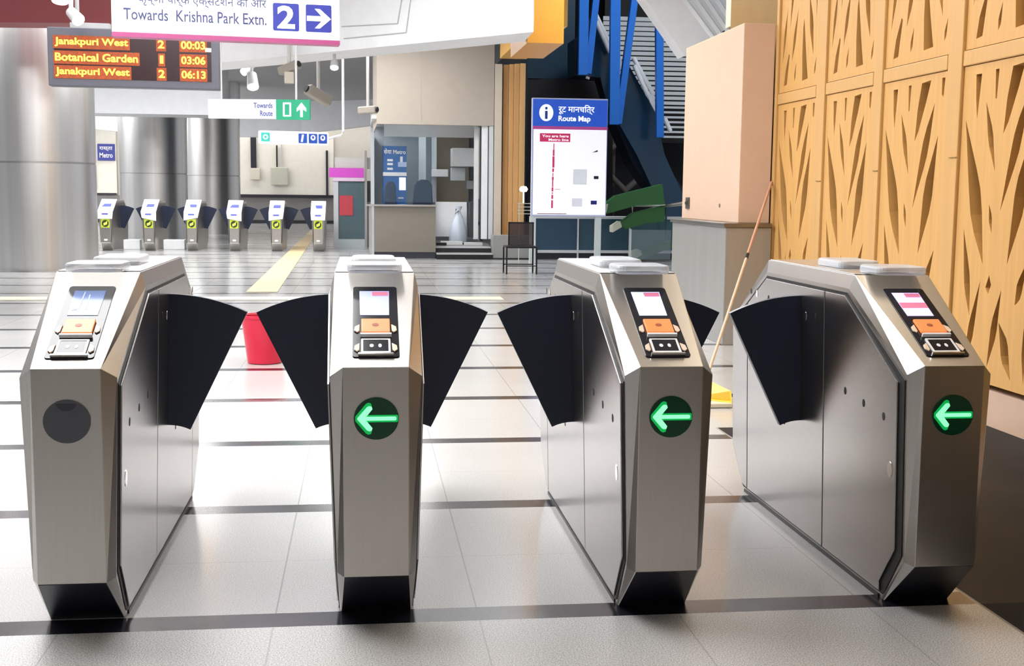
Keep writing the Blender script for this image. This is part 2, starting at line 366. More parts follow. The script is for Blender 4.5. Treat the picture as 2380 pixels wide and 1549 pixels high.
def gate_base(root, far=False):
    part('body', 'cabinet', gate_body, STEEL, root, .0015)
    part('plinth%d' % far, 'plinth', plinth, STEEL if far else BLACK, root)
def make_gate(i, X, Y, label, wings, lit):
    global WORLD
    WORLD = False
    root = empty('flap_gate', (X, Y, 0)); tag(root, label, 'ticket gate', 'near row of flap gates')
    gate_base(root)
    part('lid', 'lid', lambda: MB().add([(-.1235, D1+.012, 1.0), (.1235, D1+.012, 1.0), (.1235, LEN-D1-.012, 1.0), (-.1235, LEN-D1-.012, 1.0),
         (-.1235, D1+.012, 1.004), (.1235, D1+.012, 1.004), (.1235, LEN-D1-.012, 1.004), (-.1235, LEN-D1-.012, 1.004)],
         [(0, 1, 2, 3), (7, 6, 5, 4), (0, 4, 5, 1), (1, 5, 6, 2), (2, 6, 7, 3), (3, 7, 4, 0)]), STEEL_TOP, root, .002)
    for y0, y1, w_ in ((.36, .54, .085), (.70, .94, .075)):
        part('cover%g' % y0, 'top_cover', lambda: MB().prism([(x, y, 1.004) for x, y in rrect(-w_, w_, y0, y1, .035)], (0, 0, .028)), TRANSL, root, .008)
    for s in (-1, 1):
        k = 'R' if s > 0 else 'L'
        y1 = .66
        part('dgap'+k, 'door_gap_plate', lambda: side_plate(s, [(.150, .040), (.042, H0+.02), (.042, H1-.048), (D1+.028, .940), (LEN-D1-.028, .940), (LEN-.042, H1-.048), (LEN-.042, H0+.02), (LEN-.17, .03), (LEN-.19, .02), (.17, .02)], .0, .0025), PLAINBLK, root)  # black plate standing in for the dark gap round the doors
        gap = .022 if i == 3 and s < 0 else 0
        d = part('door%s%g' % (k, gap), 'front_door', lambda: side_plate(s, [(.165+gap, .055), (.058+gap, H0+.03), (.058+gap, H1-.056-gap*.2), (D1+.036, .930), (y1-.004, .930), (y1-.004, .028), (.185, .028)], .0024, .006), STEEL_SIDE, root, .0015)
        part('panel'+k, 'side_panel', lambda: side_plate(s, [(y1+.004, .028), (y1+.004, .930), (LEN-D1-.034, .930), (1.496, .812), (1.496, .028)], .0024, .006), STEEL_SIDE, root, .0015)
        part('rpanel'+k, 'rear_panel', lambda: side_plate(s, [(1.504, .028), (1.504, .808), (LEN-.055, H1-.058), (LEN-.055, .19), (LEN-.185, .035)], .0024, .006), STEEL_SIDE, root, .0015)
        def dots(lst, r):
            mb = MB()
            for y, z in lst:
                pts = [(y+r*.9*math.cos(2*math.pi*q/12), z+r*1.3*math.sin(2*math.pi*q/12)) for q in range(12)]
                v = side_plate(s, pts, .0082, .0012); mb.add(v.v, v.f)
            return mb
        for q in ((.17, .585), (.32, .60), (.47, .615)): part('holes%s%g' % (k, q[0]), 'sensor_hole', lambda: dots([q], .010), PLAINBLK, root)
        for q in ((.74, .835), (.98, .845), (1.24, .855), (1.45, .865), (1.05, .40)): part('sens%s%g' % (k, q[0]), 'sensor_window', lambda: dots([q], .009), PLAINBLK, root)
        lk = part('lock'+k, 'door_lock', lambda: dots([(.12, .43)], .019), CHROME, root)
        for q in ((.84, .825), (1.38, .86)): part('keyw%s%g' % (k, q[0]), 'hinge_pin', lambda: dots([q], .012), CHROME, root)
    gp = part('glass', 'reader_panel', lambda: slope_plate(rrect(-.067, .067, .046, .421, .010), .0005, .003), GLASSBLK, root, .001)
    sc = MB(); v = slope_plate([(-.045, .260), (.041, .260), (.043, .393), (-.047, .393)], .004, .0008)
    s_ = v.build('screen', screen_mats(i), gp)
    if lit:
        rb = slope_plate([(-.008, .366), (.040, .366), (.0405, .388), (-.009, .388)], .0052, .0005); rb.build('red_banner', SCRED, s_)
    if i == 3:
        slope_plate([(-.045, .304), (.041, .304), (.042, .334), (-.045, .334)], .0052, .0005).build('red_banner', SCRED, s_)
    if i == 0:
        for a_, b_ in (((-.020, .28), (-.016, .385)), ((-.036, .285), (-.020, .292)), ((.002, .29), (.000, .37))):
            slope_plate([(a_[0]-.0015, a_[1]), (a_[0]+.0015, a_[1]), (b_[0]+.0015, b_[1]), (b_[0]-.0015, b_[1])], .0052, .0004).build('screen_streak', mat('pale_streak', (.55, .65, .85), .4), s_)
    pad = part('pad', 'card_pad', lambda: slope_plate(rrect(-.041, .042, .160, .231, .003), .004, .008), ORANGE, root, .002)
    part('padmark', 'pad_symbol', lambda: slope_plate(ellipse(0, .197, .010, .008, 16), .0121, .0006), mat('brown_print', (.35, .08, .03), .5), root)
    part('ledge', 'pad_ledge', lambda: slope_plate([(-.044, .143), (.046, .143), (.046, .151), (-.044, .151)], .004, .012), WHITE, root, .001)
    fr = part('tokf', 'token_frame', lambda: holed_slope(rrect(-.042, .042, .060, .132, .003), [rrect(-.036, .036, .068, .126, .002)]), WHITE, root)
    tk = part('tok', 'token_window', lambda: slope_plate([(-.037, .067), (.037, .067), (.037, .127), (-.037, .127)], .004, .003), GLASSBLK, root)
    part('tokm', 'token_slot', lambda: MB_join(slope_plate(ellipse(-.012, .097, .006, .008, 14), .0071, .0006), slope_plate(ellipse(.012, .097, .005, .009, 14), .0071, .0006)), PAPER, root)
    part('tokl', 'token_ledge', lambda: slope_plate([(-.050, .050), (.050, .050), (.050, .056), (-.050, .056)], .004, .008), CHROME, root)
    for s in (-1, 1):
        for t in (.185, .088):
            key = 'tab%d%g' % (s, t)
            part(key, 'side_tab', lambda: slope_plate([(s*.046, t+.022), (s*.060, t+.010), (s*.062, t-.010), (s*.053, t-.020), (s*.047, t-.012)], .004, .004), CREAM, root, .001)
    # indicator
    Z = .620
    ind = part('ind%d' % lit, 'indicator', lambda: MB().xz(ellipse(0, Z, .063, .0605, 48), -.004, 0), INDICATOR if lit else GREYLENS, root)
    if lit:
        part('glow', 'arrow_halo', lambda: MB().xz([(x*1.10-.0005, Z+z*1.16+(.004 if z > 0 else -.004 if z < 0 else 0)) for x, z in arrow_pts()], -.0046, -.0041), ARROWGLOW, root)
        part('arrow', 'arrow', lambda: MB().xz([(x, Z+z) for x, z in arrow_pts()], -.0058, -.0046), ARROW, root)
    else:
        part('lensin', 'inner_lens', lambda: MB().xz([(x, z) for x, z in ellipse(0, Z+.055, .029, .026, 30) if z < Z+.050] , -.0048, -.004), mat('darker_grey_lens', (.035, .036, .05), .3), root)
    for s in wings:
        part('flap%d' % s, 'flap', lambda: flap(s), FLAP, root, .004)
    WORLD = True
    return root
def MB_join(*m):
    o = MB()
    for x in m: o.add(x.v, x.f)
    return o
def holed_slope(outer, holes):
    h = holed(outer, holes, 0, -.004); o = MB()
    o.add([slope_pt(p.x, p.z, .004-p.y) for p in h.v], h.f); return o
P = .8416
make_gate(0, -P, .030, 'leftmost near steel flap gate, with a plain grey unlit disc on its front', (1,), False)
make_gate(1, 0, .020, 'second near steel flap gate from the left, seen head-on, flaps out on both sides', (-1, 1), True)
make_gate(2, P, -.008, 'third near steel flap gate, between the head-on gate and the rightmost one', (-1, 1), True)
make_gate(3, 2*P, -.035, 'rightmost near steel flap gate, beside the wooden lattice wall', (-1,), True)

# far row
YEL = mat('yellow_green_sign', '#b8c832', .5, emit=.15)
DKG = mat('dark_green_disc', (.03, .05, .015), .4)
FARL = ['leftmost of the far gates, beside the big steel column, paper notice on its head',
        'second far gate from the left, in front of the wide steel column, tilted notice',
        'third far gate from the left, in front of the slim steel column',
        'fourth far gate, below the left end of the wall-hung junction box panel',
        'fifth far gate, just left of the cream floor strip',
        'rightmost far gate, beside the glass door, only a left flap']
def far_gate(i, X, Y):
    global WORLD
    WORLD = False
    root = empty('flap_gate', (X, Y, 0)); tag(root, FARL[i], 'ticket gate', 'far row of flap gates')
    gate_base(root, True)
    # paper notice taped over the head, hanging over the front
    tl = (.0, .012, -.012, .010, -.008, .0)[i]; L = math.hypot(D1, 1-H1)
    nt = MB()
    for z0 in (0,):
        a = [slope_pt(-.15, 0, .02), slope_pt(.15, 0, .02), slope_pt(.15, L+.02, .02), slope_pt(-.15, L+.02, .02)]
        low = .64
        b = [Vector((-.14+tl, -.03, low+tl*2)), Vector((.14+tl, -.03, low-tl*3))]
        vs = b+a; nt.add(vs+[v+Vector((0, .004, -.003)) for v in vs], [(0, 1, 3, 2), (2, 3, 4, 5), (7, 6, 8, 9), (9, 8, 11, 10), (0, 6, 7, 1), (5, 4, 10, 11), (1, 7, 9, 3), (3, 9, 10, 4), (0, 2, 8, 6), (2, 5, 11, 8)])
    n_ = nt.build('paper_notice', PAPER, root)
    slope_plate([(-.07+.03*((i*7) % 3-1), .20), (.08, .20), (.08, .33), (-.06, .33)], .021, .001).build('notice_print', BLUEPRINT, n_)
    MB().box(-.06, .06, -.033, -.031, .72, .75).build('notice_print', BLUEPRINT, n_)
    sg = MB().box(-.085, .085, -.006, 0, .46, .64).build('indicator_sign', YEL, root)
    MB().xz(ellipse(0, .545, .066, .07, 24), -.009, -.006).build('sign_disc', DKG, sg)
    MB().xz([(-.03, .50), (.035, .53), (.04, .60), (.01, .57), (-.035, .55)], -.012, -.009).build('sign_arrow', mat('pale_yellow', '#e8f060', .5, emit=.3), sg)
    MB().xz(rrect(-.035, .035, .20, .235, .012), -.004, 0).build('serial_plate', WHITE, root)
    for s in ((1,), (-1, 1), (-1, 1), (-1, 1), (-1, 1), (-1,))[i]:
        part('flap%d' % s, 'flap', lambda: flap(s), FLAP, root, .004)
    WORLD = True
for i, u in enumerate((243, 343, 444, 542, 643, 738)):
    p = fl(u, 583); far_gate(i, -5.153+i*.8416, 21.69)

# ================================================================== WOOD LATTICE WALL (plane X = 3.4)

WOOD = mat('honey_wood', (.56, .31, .098), .5, var=.16, scale=3, stretch=(1, 9, .5), bump=.1)
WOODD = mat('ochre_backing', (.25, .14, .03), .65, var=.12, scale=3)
WOODR = mat('wood_batten', (.54, .31, .11), .5, var=.10, scale=3, stretch=(1, 9, .5))
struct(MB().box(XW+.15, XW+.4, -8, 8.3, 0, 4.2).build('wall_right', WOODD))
struct(MB().box(XW+.02, XW+.15, -8, 6.45, .0, .20).build('baseboard_right', mat('pinkish_plinth_stone', (.52, .36, .26), .4)))
def lens(p, q, w_, k=.45, n=7):                 # slender pointed opening from p to q
    (x0, z0), (x1, z1) = p, q; L = math.hypot(x1-x0, z1-z0); nx, nz = -(z1-z0)/L, (x1-x0)/L
    out = []
    for sgn in (1, -1):
        rng = range(n+1) if sgn > 0 else range(n-1, 0, -1)
        for j in rng:
            t = j/n; h = (t/k if t < k else (1-t)/(1-k)); h = min(1, h*1.15)*w_/2
            out.append((x0+(x1-x0)*t+nx*h*sgn, z0+(z1-z0)*t+nz*h*sgn))
    return out
# openings of one panel, s across left->right (0..1), t from the top edge down (0..1)
LOWER = [[(.16, .03), (.235, .03), (.22, .10), (.20, .17), (.175, .11)],
         [(.41, .025), (.455, .025), (.44, .115), (.425, .115)],
         [(.62, .025), (.76, .02), (.70, .09), (.60, .19), (.545, .225), (.57, .12)],
         [(.92, .02), (.965, .02), (.95, .085), (.925, .075)],
         lens((.31, .12), (.47, .34), .055, .5), lens((.83, .10), (.56, .46), .085, .4),
         lens((.05, .17), (.38, .63), .14, .6), lens((.90, .21), (.68, .62), .12, .5), lens((.42, .44), (.47, .53), .035, .5),
         lens((.10, .52), (.24, .80), .075, .6), lens((.92, .60), (.80, .74), .06, .7), [(.47, .66), (.50, .69), (.47, .72), (.43, .70)],
         lens((.20, .97), (.36, .68), .07, .4), lens((.63, .70), (.50, .95), .07, .5), lens((.62, .80), (.80, .97), .08, .5), lens((.05, .82), (.13, .97), .05, .5), lens((.92, .80), (.95, .97), .04, .5)]
UPPER = [[(.13, .97), (.21, .965), (.26, .83), (.24, .82), (.16, .90)], lens((.41, .96), (.45, .87), .035, .3),
         [(.62, .965), (.76, .96), (.70, .85), (.64, .72), (.62, .68), (.60, .72), (.60, .85)], lens((.92, .95), (.96, .87), .03, .3),
         lens((.33, .86), (.46, .62), .06, .4), lens((.07, .86), (.17, .60), .05, .5), lens((.88, .86), (.74, .58), .08, .5),
         lens((.25, .70), (.38, .30), .07, .5), lens((.56, .60), (.50, .20), .07, .5), lens((.93, .70), (.88, .20), .06, .5),
         lens((.10, .50), (.22, .08), .06, .5), lens((.66, .50), (.74, .08), .07, .5)]
def lattice(y_far, y_near, z0, z1, holes):
    W_ = y_far-y_near
    conv = lambda pl: [(s*W_, z1-t*(z1-z0)) for s, t in pl]
    h = holed([(0, z0), (W_, z0), (W_, z1), (0, z1)], [conv(pl) for pl in holes], 0, .07)
    o = MB(); o.add([(XW+p.y, y_far-p.x, p.z) for p in h.v], h.f); return o
names = ['first from the beige pillar', 'second from the beige pillar', 'third from the beige pillar', 'fourth from the beige pillar, above the rightmost gate']
ys = [(6.40, 5.56), (5.35, 4.52), (4.35, 3.48), (3.28, 2.44), (2.24, 1.40)]
for i, (a, b) in enumerate(ys[:4]):
    tag(lattice(a, b, .235, 1.99, LOWER).build('lattice_panel', WOOD), 'lower honey-wood lattice panel with slanted cut-outs, '+names[i], 'wall panel', 'lower row of wood lattice panels')
    tag(lattice(a, b, 2.085, 3.75, UPPER).build('lattice_panel', WOOD), 'upper honey-wood lattice panel with slanted cut-outs, '+names[i], 'wall panel', 'upper row of wood lattice panels')
    tag(MB().box(XW-.012, XW+.06, a+.004, b-.004, 1.994, 2.08).build('wood_rail', WOODR, bevel=.006), 'horizontal wood rail below the upper lattice panel, '+names[i].split(',')[0], 'rail', 'horizontal wood rails')
bn = ['at the beige pillar edge', 'between the first and second lattice panels', 'between the second and third lattice panels', 'between the third and fourth lattice panels']
prev = 6.46
for i, (a, b) in enumerate(ys[:4]):
    y1, y0 = prev, a+.005
    root = empty('wood_batten', (XW, (y0+y1)/2, .235)); tag(root, 'double vertical wood batten '+bn[i], 'batten', 'vertical wood battens')
    if y1-y0 > .12:
        mid = (y0+y1)/2
        MB().box(XW-.02, XW+.1, y0, mid-.008, .235, 3.75).build('batten_strip', WOODR, root, .005)
        MB().box(XW-.008, XW+.1, mid-.006, y1, .235, 3.75).build('batten_strip', WOODR, root, .005)
        MB().box(XW-.026, XW-.02, y0, mid-.008, 1.30+.06*i, 1.305+.06*i).build('batten_joint', WOODD, root)
    else:
        MB().box(XW-.02, XW+.1, y0, y1, .235, 3.75).build('batten_strip', WOODR, root, .005)
    prev = b-.005
# ================================================================== BEIGE PILLAR on a steel base
BEI = mat('salmon_beige_board', (.58, .40, .29), .55)
xl = aY(1722, 300, 6.45).x
pil = empty('boxed_pillar', (xl+.2, 7.2, 0)); tag(pil, 'tall beige boxed pillar on a steel-clad base, beside the wood wall', 'pillar')
yb = at(1590, 300, 0, xl).y
MB().box(xl, XW-.03, 6.45, yb, 1.02, 2.655).build('beige_casing', BEI, pil, .006)
xb = aY(1685, 600, 6.38).x; ybb = at(1562, 560, 0, xb).y
MB().box(xb, XW-.03, 6.38, ybb, 0, .985).build('steel_base', mat('base_steel', (.36, .355, .34), .38, .6, var=.12, scale=2, stretch=(4, 4, .3)), pil, .006)
MB().box(xb-.02, XW-.03, 6.36, ybb+.02, .985, 1.02).build('base_cap', mat('cap_steel', (.25, .24, .23), .3, 1), pil, .004)
MB().tube([Vector((xl, at(1673, 478, 0, xl).y, at(1673, 478, 0, xl).z)), Vector((xl-.006, at(1673, 478, 0, xl).y, at(1673, 478, 0, xl).z))], .018, 12).build('screw_cap', mat('rust_screw', (.2, .12, .08), .5), pil)
# broom handle leaning on the wood wall
ftp = at(1648, 862, 2, .02); tp = at(1793, 424, 1, 6.425)
br = empty('long_mop', ftp); tag(br, 'long wooden mop handle leaning against the wood wall, by the beige pillar', 'mop')
MB().tube([ftp, ftp+(tp-ftp)*.56], .011, 10).build('lower_pole', mat('pale_wood_pole', (.62, .46, .33), .5), br)
MB().tube([ftp+(tp-ftp)*.555, ftp+(tp-ftp)*.58], .014, 10).build('joint_collar', PLAINBLK, br)
MB().tube([ftp+(tp-ftp)*.58, tp], .011, 10).build('upper_pole', mat('reddish_pole', (.50, .26, .16), .5), br)
yt = fl(1640, 940); 
dp = empty('dustpan', (2.16, 3.85, 0)); tag(dp, 'yellow plastic dustpan lying on the floor between the third and fourth near gates', 'dustpan')
q0, q1 = fl(1610, 938), fl(1700, 948); t0, t1 = at(1610, 868, 2, .10), at(1700, 912, 2, .10)
MB().prism([q0+Vector((0, 0, .03)), q1+Vector((0, 0, .03)), t1, t0], (0, .02, .006)).build('pan', mat('yellow_plastic', (.90, .62, .08), .4), dp, .003)
MB().box(q0.x, q1.x, q1.y-.02, q0.y+.06, .003, .028).build('pan_lip', mat('ivory_plastic', (.7, .63, .48), .4), dp, .004)

# ================================================================== RED BUCKET
bc = fl(612, 850); 
bk = empty('bucket', (bc.x, bc.y+.15, 0)); tag(bk, 'red plastic bucket on the floor behind the flaps of the first two near gates', 'bucket')
RED = mat('red_plastic', (.58, .015, .05), .3)
cx, cy = bc.x, bc.y+.15
MB().lathe([(.10, 0), (.125, .005), (.165, .33), (.172, .335), (.172, .352), (.160, .352), (.155, .30), (.115, .02), (.0001, .02)], (cx, cy), 40).build('bucket_body', RED, bk, smooth=True)
MB().tube([(cx+.168*math.cos(t), cy-.03-.05*math.sin(t), .345+.018*math.sin(t)) for t in [math.pi*k/16 for k in range(17)]], .006, 8).build('handle', mat('dark_red_plastic', (.35, .01, .03), .4), bk)

# ================================================================== SIGNS
def signframe(u0, v0, u1, v1, Y, name, label, cat, group=None):
    """a level sign whose lower edge runs from pixel (u0, v0) at depth Y to pixel (u1, v1); returns (empty, width)"""
    p = aY(u0, v0, Y); q = at(u1, v1, 2, p.z); rz = math.atan2(q.y-p.y, q.x-p.x)
    root = empty(name, p, rz); tag(root, label, cat, group); return root, (Vector((q.x-p.x, q.y-p.y))).length
def local(fn):
    global WORLD
    WORLD = False; r = fn(); WORLD = True; return r
# --- big white direction sign (backlit)
def sign1():
    root, W = signframe(260, 80, 790, 101, 5.5, 'direction_sign', 'large backlit white sign with Krishna Park text, blue 2 and blue arrow', 'sign')
    z = 2.317; H = .62; mpp = W/530
    k = W/530.; X = lambda u: (u-260)*k; Zz = lambda v, u: (80+.040*(u-260)-v)*k*1.0
    SIGNW = mat('backlit_white_acrylic', (.92, .93, 1.0), .3, emit=1.0, var=0)
    MB().box(0, W, 0, .12, .0, H).build('sign_box', WHITE, root, .004)
    f = MB().box(.004, W-.004, -.004, 0, .022, H-.01).build('sign_face', SIGNW, root)
    MB().box(0, W, -.006, .12, -.012, .018).build('lower_trim', mat('magenta_trim', (.38, .07, .20), .4), root)
    text_mesh('Towards  Krishna Park Extn.', X(287), X(615), .105, .185, .012).build('english_text', mat('sign_ink', (.05, .06, .16), .5), root, off=Vector((0, .0045, 0)))
    text_mesh('\u0915\u0943\u0937\u094d\u0923\u093e \u092a\u093e\u0930\u094d\u0915 \u090f\u0915\u094d\u0938\u091f\u0947\u0902\u0936\u0928 \u0915\u0940 \u0913\u0930', X(320), X(615), .205, .30, .006).build('hindi_text', mat('sign_ink', (.05, .06, .16), .5), root, off=Vector((0, .0045, 0)))
    BL = mat('sign_blue', (.035, .045, .30), .4, emit=.12, var=.02)
    W2 = mat('sign_white', (1, 1, 1), .4, emit=.9, var=0)
    for u0, u1, nm in ((630, 692, 'number_tile'), (708, 770, 'arrow_tile')):
        t = MB().xz(rrect(X(u0), X(u1), .072, .072+65*k, .012), -.008, -.0042).build(nm, BL, root)
        if nm[0] == 'n':
            text_mesh('2', X(u0)+.030, X(u1)-.030, .088, .088+54*k, .03).build('numeral', W2, t, off=Vector((0, .0085, 0)))
        else:
            cx = (X(u0)+X(u1))/2; cz = .072+32*k; s = 27*k
            MB().xz([(cx-s*1.05, cz+.22*s), (cx-s*1.05, cz-.22*s), (cx+.25*s, cz-.22*s), (cx-.35*s, cz-.85*s), (cx+.10*s, cz-.85*s), (cx+s*1.08, cz), (cx+.10*s, cz+.85*s), (cx-.35*s, cz+.85*s), (cx+.25*s, cz+.22*s)], -.011, -.0085).build('arrow', W2, t)
    for x in (.25, W-.25): MB().box(x-.015, x+.015, .05, .08, H, 4.2-z-0.003).build('hanger_rod', WHITE, root)
local(sign1)
# --- departure board
def board():
    root, W = signframe(113, 199, 511, 209, 8.6, 'departure_board', 'hanging black departure board with glowing orange train times', 'display')
    k = W/398.; H = 138*k; X = lambda u: (u-113)*k; Zv = lambda v: (202-v)*k+.0
    MB().box(0, W, 0, .16, 0, H).build('housing', mat('dark_grey_housing', (.09, .09, .115), .4), root, .008)
    s = MB().box(X(128), X(492), -.004, 0, Zv(184), Zv(84)).build('led_screen', mat('led_screen_black', (.025, .008, .010), .25), root)
    AMB = mat('amber_led', (1.0, .56, .04), .4, emit=3.4, var=0)
    GLO = mat('amber_glow_field', (.22, .035, .003), .5, emit=.7, var=.7, scale=60)  # orange glow around the lit letters, painted as emissive rectangles
    rows = ((84, 112, 'Janakpuri West', '2', '00:03', 298), (120, 148, 'Botanical Garden', '1', '03:06', 320), (154, 182, 'Janakpuri West', '2', '06:13', 300))
    for a, b, t1, t2, t3, ue in rows:
        for nm, tx, u0, u1 in (('destination_text', t1, 130, ue), ('platform_text', t2, 367 if t2 == '2' else 371, 382 if t2 == '2' else 379), ('time_text', t3, 421, 478)):
            MB().box(X(u0-4), X(u1+4), -.0055, -.0042, Zv(b+2), Zv(a-1)).build(nm.replace('text', 'glow_field'), GLO, s)
            text_mesh(tx, X(u0), X(u1), Zv(b-5)-(.010 if 'p' in tx else 0), Zv(a+4), .022).build(nm, AMB, s, off=Vector((0, .0062, 0)))
    MB().box(X(478), X(492), -.006, 0, Zv(112), Zv(103)).build('status_light', mat('white_led', (1, .9, .7), .4, emit=2, var=0), root)
    zt = 4.2-(root.location.z)-.003
    for x in (X(180), X(440)): MB().tube([(x, .08, H), (x, .08, zt)], .02, 10).build('hanger_rod', mat('grey_rod', (.3, .3, .3), .4), root, smooth=True)
    MB().box(X(165), X(255), .02, .14, H, H+.05).build('mount_box', mat('mount_grey', (.35, .35, .36), .5), root)
local(board)
# --- green and white sign
def sign2():
    root, W = signframe(484, 275, 720, 277, 12.5, 'exit_sign', 'white sign with a green exit section and upward arrow, hanging under the grey ceiling', 'sign', 'far hanging signs')
    k = W/236.; H = 44*k; X = lambda u: (u-484)*k
    MB().box(0, X(642), 0, .06, 0, H).build('white_section', mat('sign_pale_white', (.78, .79, .88), .35, emit=.35, var=0), root, .003)
    MB().box(X(642), W, 0, .06, -.01, H).build('green_section', mat('exit_green', (.02, .38, .20), .35, emit=.25), root, .003)
    ink = mat('sign_ink_blue', (.10, .12, .40), .5)
    text_mesh('Towards', X(590), X(634), H*.55, H*.82, .02).build('sign_text', ink, root, off=Vector((0, .001, 0)))
    text_mesh('Route', X(605), X(634), H*.14, H*.42, .02).build('sign_text', ink, root, off=Vector((0, .001, 0)))
    wf = mat('exit_white', (.85, 1, .9), .4, emit=.6, var=0)
    holed(rrect(X(658), X(677), H*.12, H*.85, .01), [rrect(X(662), X(673), H*.2, H*.76, .008)], -.003, 0).build('door_symbol', wf, root)
    cx = X(701)
    MB().xz([(cx-3*k, H*.1), (cx+3*k, H*.1), (cx+3*k, H*.5), (cx+11*k, H*.38), (cx+11*k, H*.55), (cx, H*.85), (cx-11*k, H*.55), (cx-11*k, H*.38), (cx-3*k, H*.5)], -.003, 0).build('arrow', wf, root)
    zt = 4.2-root.location.z-.003
    for u in (514, 688): MB().tube([(X(u), .03, H), (X(u), .03, zt)], .014, 8).build('hanger_rod', WHITE, root)
local(sign2)
def sign3():
    root, W = signframe(602, 334, 764, 338, 17, 'platform_sign', 'small white hanging sign with a green square and three blue pictogram tiles', 'sign', 'far hanging signs')
    k = W/162.; H = 30*k; X = lambda u: (u-602)*k
    MB().xz(rrect(0, W, 0, H, .03), 0, .06).build('sign_box', mat('sign_pale_white', (.78, .79, .88), .35, emit=.35), root)
    t = MB().xz(rrect(X(607), X(627), H*.18, H*.85, .012), -.003, 0).build('green_tile', mat('teal_tile', (.05, .50, .42), .4, emit=.2), root)
    holed(ellipse(X(617), H*.52, 6*k, H*.2, 20), [ellipse(X(617), H*.52, 3*k, H*.1, 14)], -.006, -.003).build('ring_symbol', WHITE, t)
    for u in (693, 717, 740):
        t = MB().xz(rrect(X(u), X(u+20), H*.12, H*.85, .012), -.003, 0).build('blue_tile', mat('tile_blue', (.03, .10, .50), .4), root)
        if u == 693: MB().xz([(X(698), H*.2), (X(703), H*.2), (X(706), H*.78), (X(701), H*.78)], -.006, -.003).build('pictogram', WHITE, t)
        else: holed(ellipse(X(u+10), H*.55, 6*k, H*.22, 16), [ellipse(X(u+10), H*.57, 2.6*k, H*.1, 10)], -.006, -.003).build('pictogram', WHITE, t)
    MB().box(X(632), X(690), -.002, 0, H*.78, H*.80).build('rule_line', mat('grey_line', (.4, .4, .4), .5), root)
    zt = 4.2-root.location.z-.003
    MB().tube([(W-.02, .03, H*.5), (X(795), .03, H*.8), (X(800), .03, H*1.1), (X(800), .03, zt)], .022, 8).build('support_arm', WHITE, root)
local(sign3)

# ================================================================== CEILING FIXTURES
def cctv(name, label, u, v, Y, drop, tilt, size):
    p = aY(u, v, Y); root = empty(name, p); tag(root, label, 'camera', 'ceiling cameras')
    z = drop
    MB().tube([(p.x, p.y, p.z), (p.x, p.y, z)], .025, 10).build('mount_pole', mat('mount_white', (.6, .59, .57), .5), root)
    d = Vector((math.cos(tilt), -.6, math.sin(tilt)))*size
    MB().bar(p-d*.5, p+d*.5, size*.42, size*.42).build('camera_body', mat('camera_tan', (.36, .32, .28), .5), root, .02)
    if size == .26: MB().box(p.x-.06, p.x+.06, p.y-.05, p.y+.05, p.z-.20, p.z-.05).build('cable_box', mat('beige_box', (.62, .55, .47), .5), root, .008)
    MB().tube([p+d*.5, p+d*.56], size*.15, 14).build('camera_lens', PLAINBLK, root)
cctv('security_camera', 'tan security camera tilted down, right of the green exit sign', 740, 222, 14, 4.195, 2.65, .34)
cctv('security_camera', 'brown security camera under the white beam, above the green exit sign', 672, 158, 12.8, 4.195, .35, .26)
cctv('security_camera', 'small dark grey camera beside the beige upper wall of the booth', 855, 256, 18, 4.195, .05, .30)
def spot(u, v, Y, label, r, dirv, L):
    p = aY(u, v, Y); root = empty('spotlight', p); tag(root, label, 'spotlight', 'ceiling spotlights'); d = Vector(dirv).normalized()
    MB().tube([p-d*L, p], r*.8, 20, r).build('lamp_housing', mat('lamp_grey', (.5, .5, .5), .4), root, smooth=True)
    MB().tube([p, p+d*.01], r*.93, 20).build('lamp_glass', mat('lamp_glass_on', (1, 1, 1), .3, emit=4, var=0), root)
    MB().tube([p-d*L, (p.x, p.y, 4.195)], .02, 8).build('lamp_stem', mat('mount_white', (.6, .59, .57), .5), root)
spot(588, 202, 14.5, 'round ceiling spotlight pointing down, left of the green exit sign, lit', .085, (.1, -.5, -.8), .22)
spot(566, 168, 15.5, 'long ceiling spotlight beside the departure board, lit', .06, (-.5, -.5, -.5), .25)
spot(777, 157, 12.5, 'square hanging lamp under the white beam, right of the cameras, lit', .055, (0, -.5, -.85), .10)
spot(182, 46, 8.2, 'bright lamp just above the departure board, lit', .06, (.5, -.5, -.5), .14)
spot(140, 2, 11.5, 'lamp at the top edge on the maroon beam, lit', .10, (0, -.3, -.95), .12)
# luminaires in the ceiling
def luminaire(x0, x1, y0, y1, label, st=None, z=4.15):
    root = empty('ceiling_light', ((x0+x1)/2, (y0+y1)/2, z-.03)); tag(root, label, 'ceiling light', 'ceiling luminaires')
    MB().box(x0-.04, x1+.04, y0-.04, y1+.04, z, z+.05).build('fixture_frame', WHITE, root)
    MB().box(x0, x1, y0, y1, z-.03, z).build('diffuser', st or DIFF, root)
luminaire(-3.0, -.1, .6, 4.2, 'wide bright ceiling light above the passage behind the first two gates', mat('light_diffuser_bright', (1, 1, 1), .4, emit=12, var=0))
luminaire(-3.6, 1.6, 5.5, 6.3, 'long ceiling light across the hall, first behind the near gates')
luminaire(-3.6, 2.2, 8.0, 9.0, 'long ceiling light across the hall in front of the white beam')
luminaire(-7, -4.4, 2, 5, 'ceiling light over the hall left of the near gates')
luminaire(-10, 0, 14.5, 15.5, 'added unseen light behind the departure board')  # unseen lamp added because the far hall was too dark
luminaire(-5, 1.2, 17.6, 18.6, 'added unseen light in front of the ticket booth')  # added lamp, hidden by the beam, brightens the back of the hall
luminaire(-9, -1, 20.5, 21.5, 'added unseen light above the far row of gates')  # another hidden lamp added to brighten the far end
luminaire(-16, -8.5, 26, 29, 'added unseen light left of the steel columns')  # added where the left beam hides it, lifts the dark back area
luminaire(-16, -9, 33, 37, 'added unseen light behind the steel columns')  # out of view, added to lighten the rear of the hall
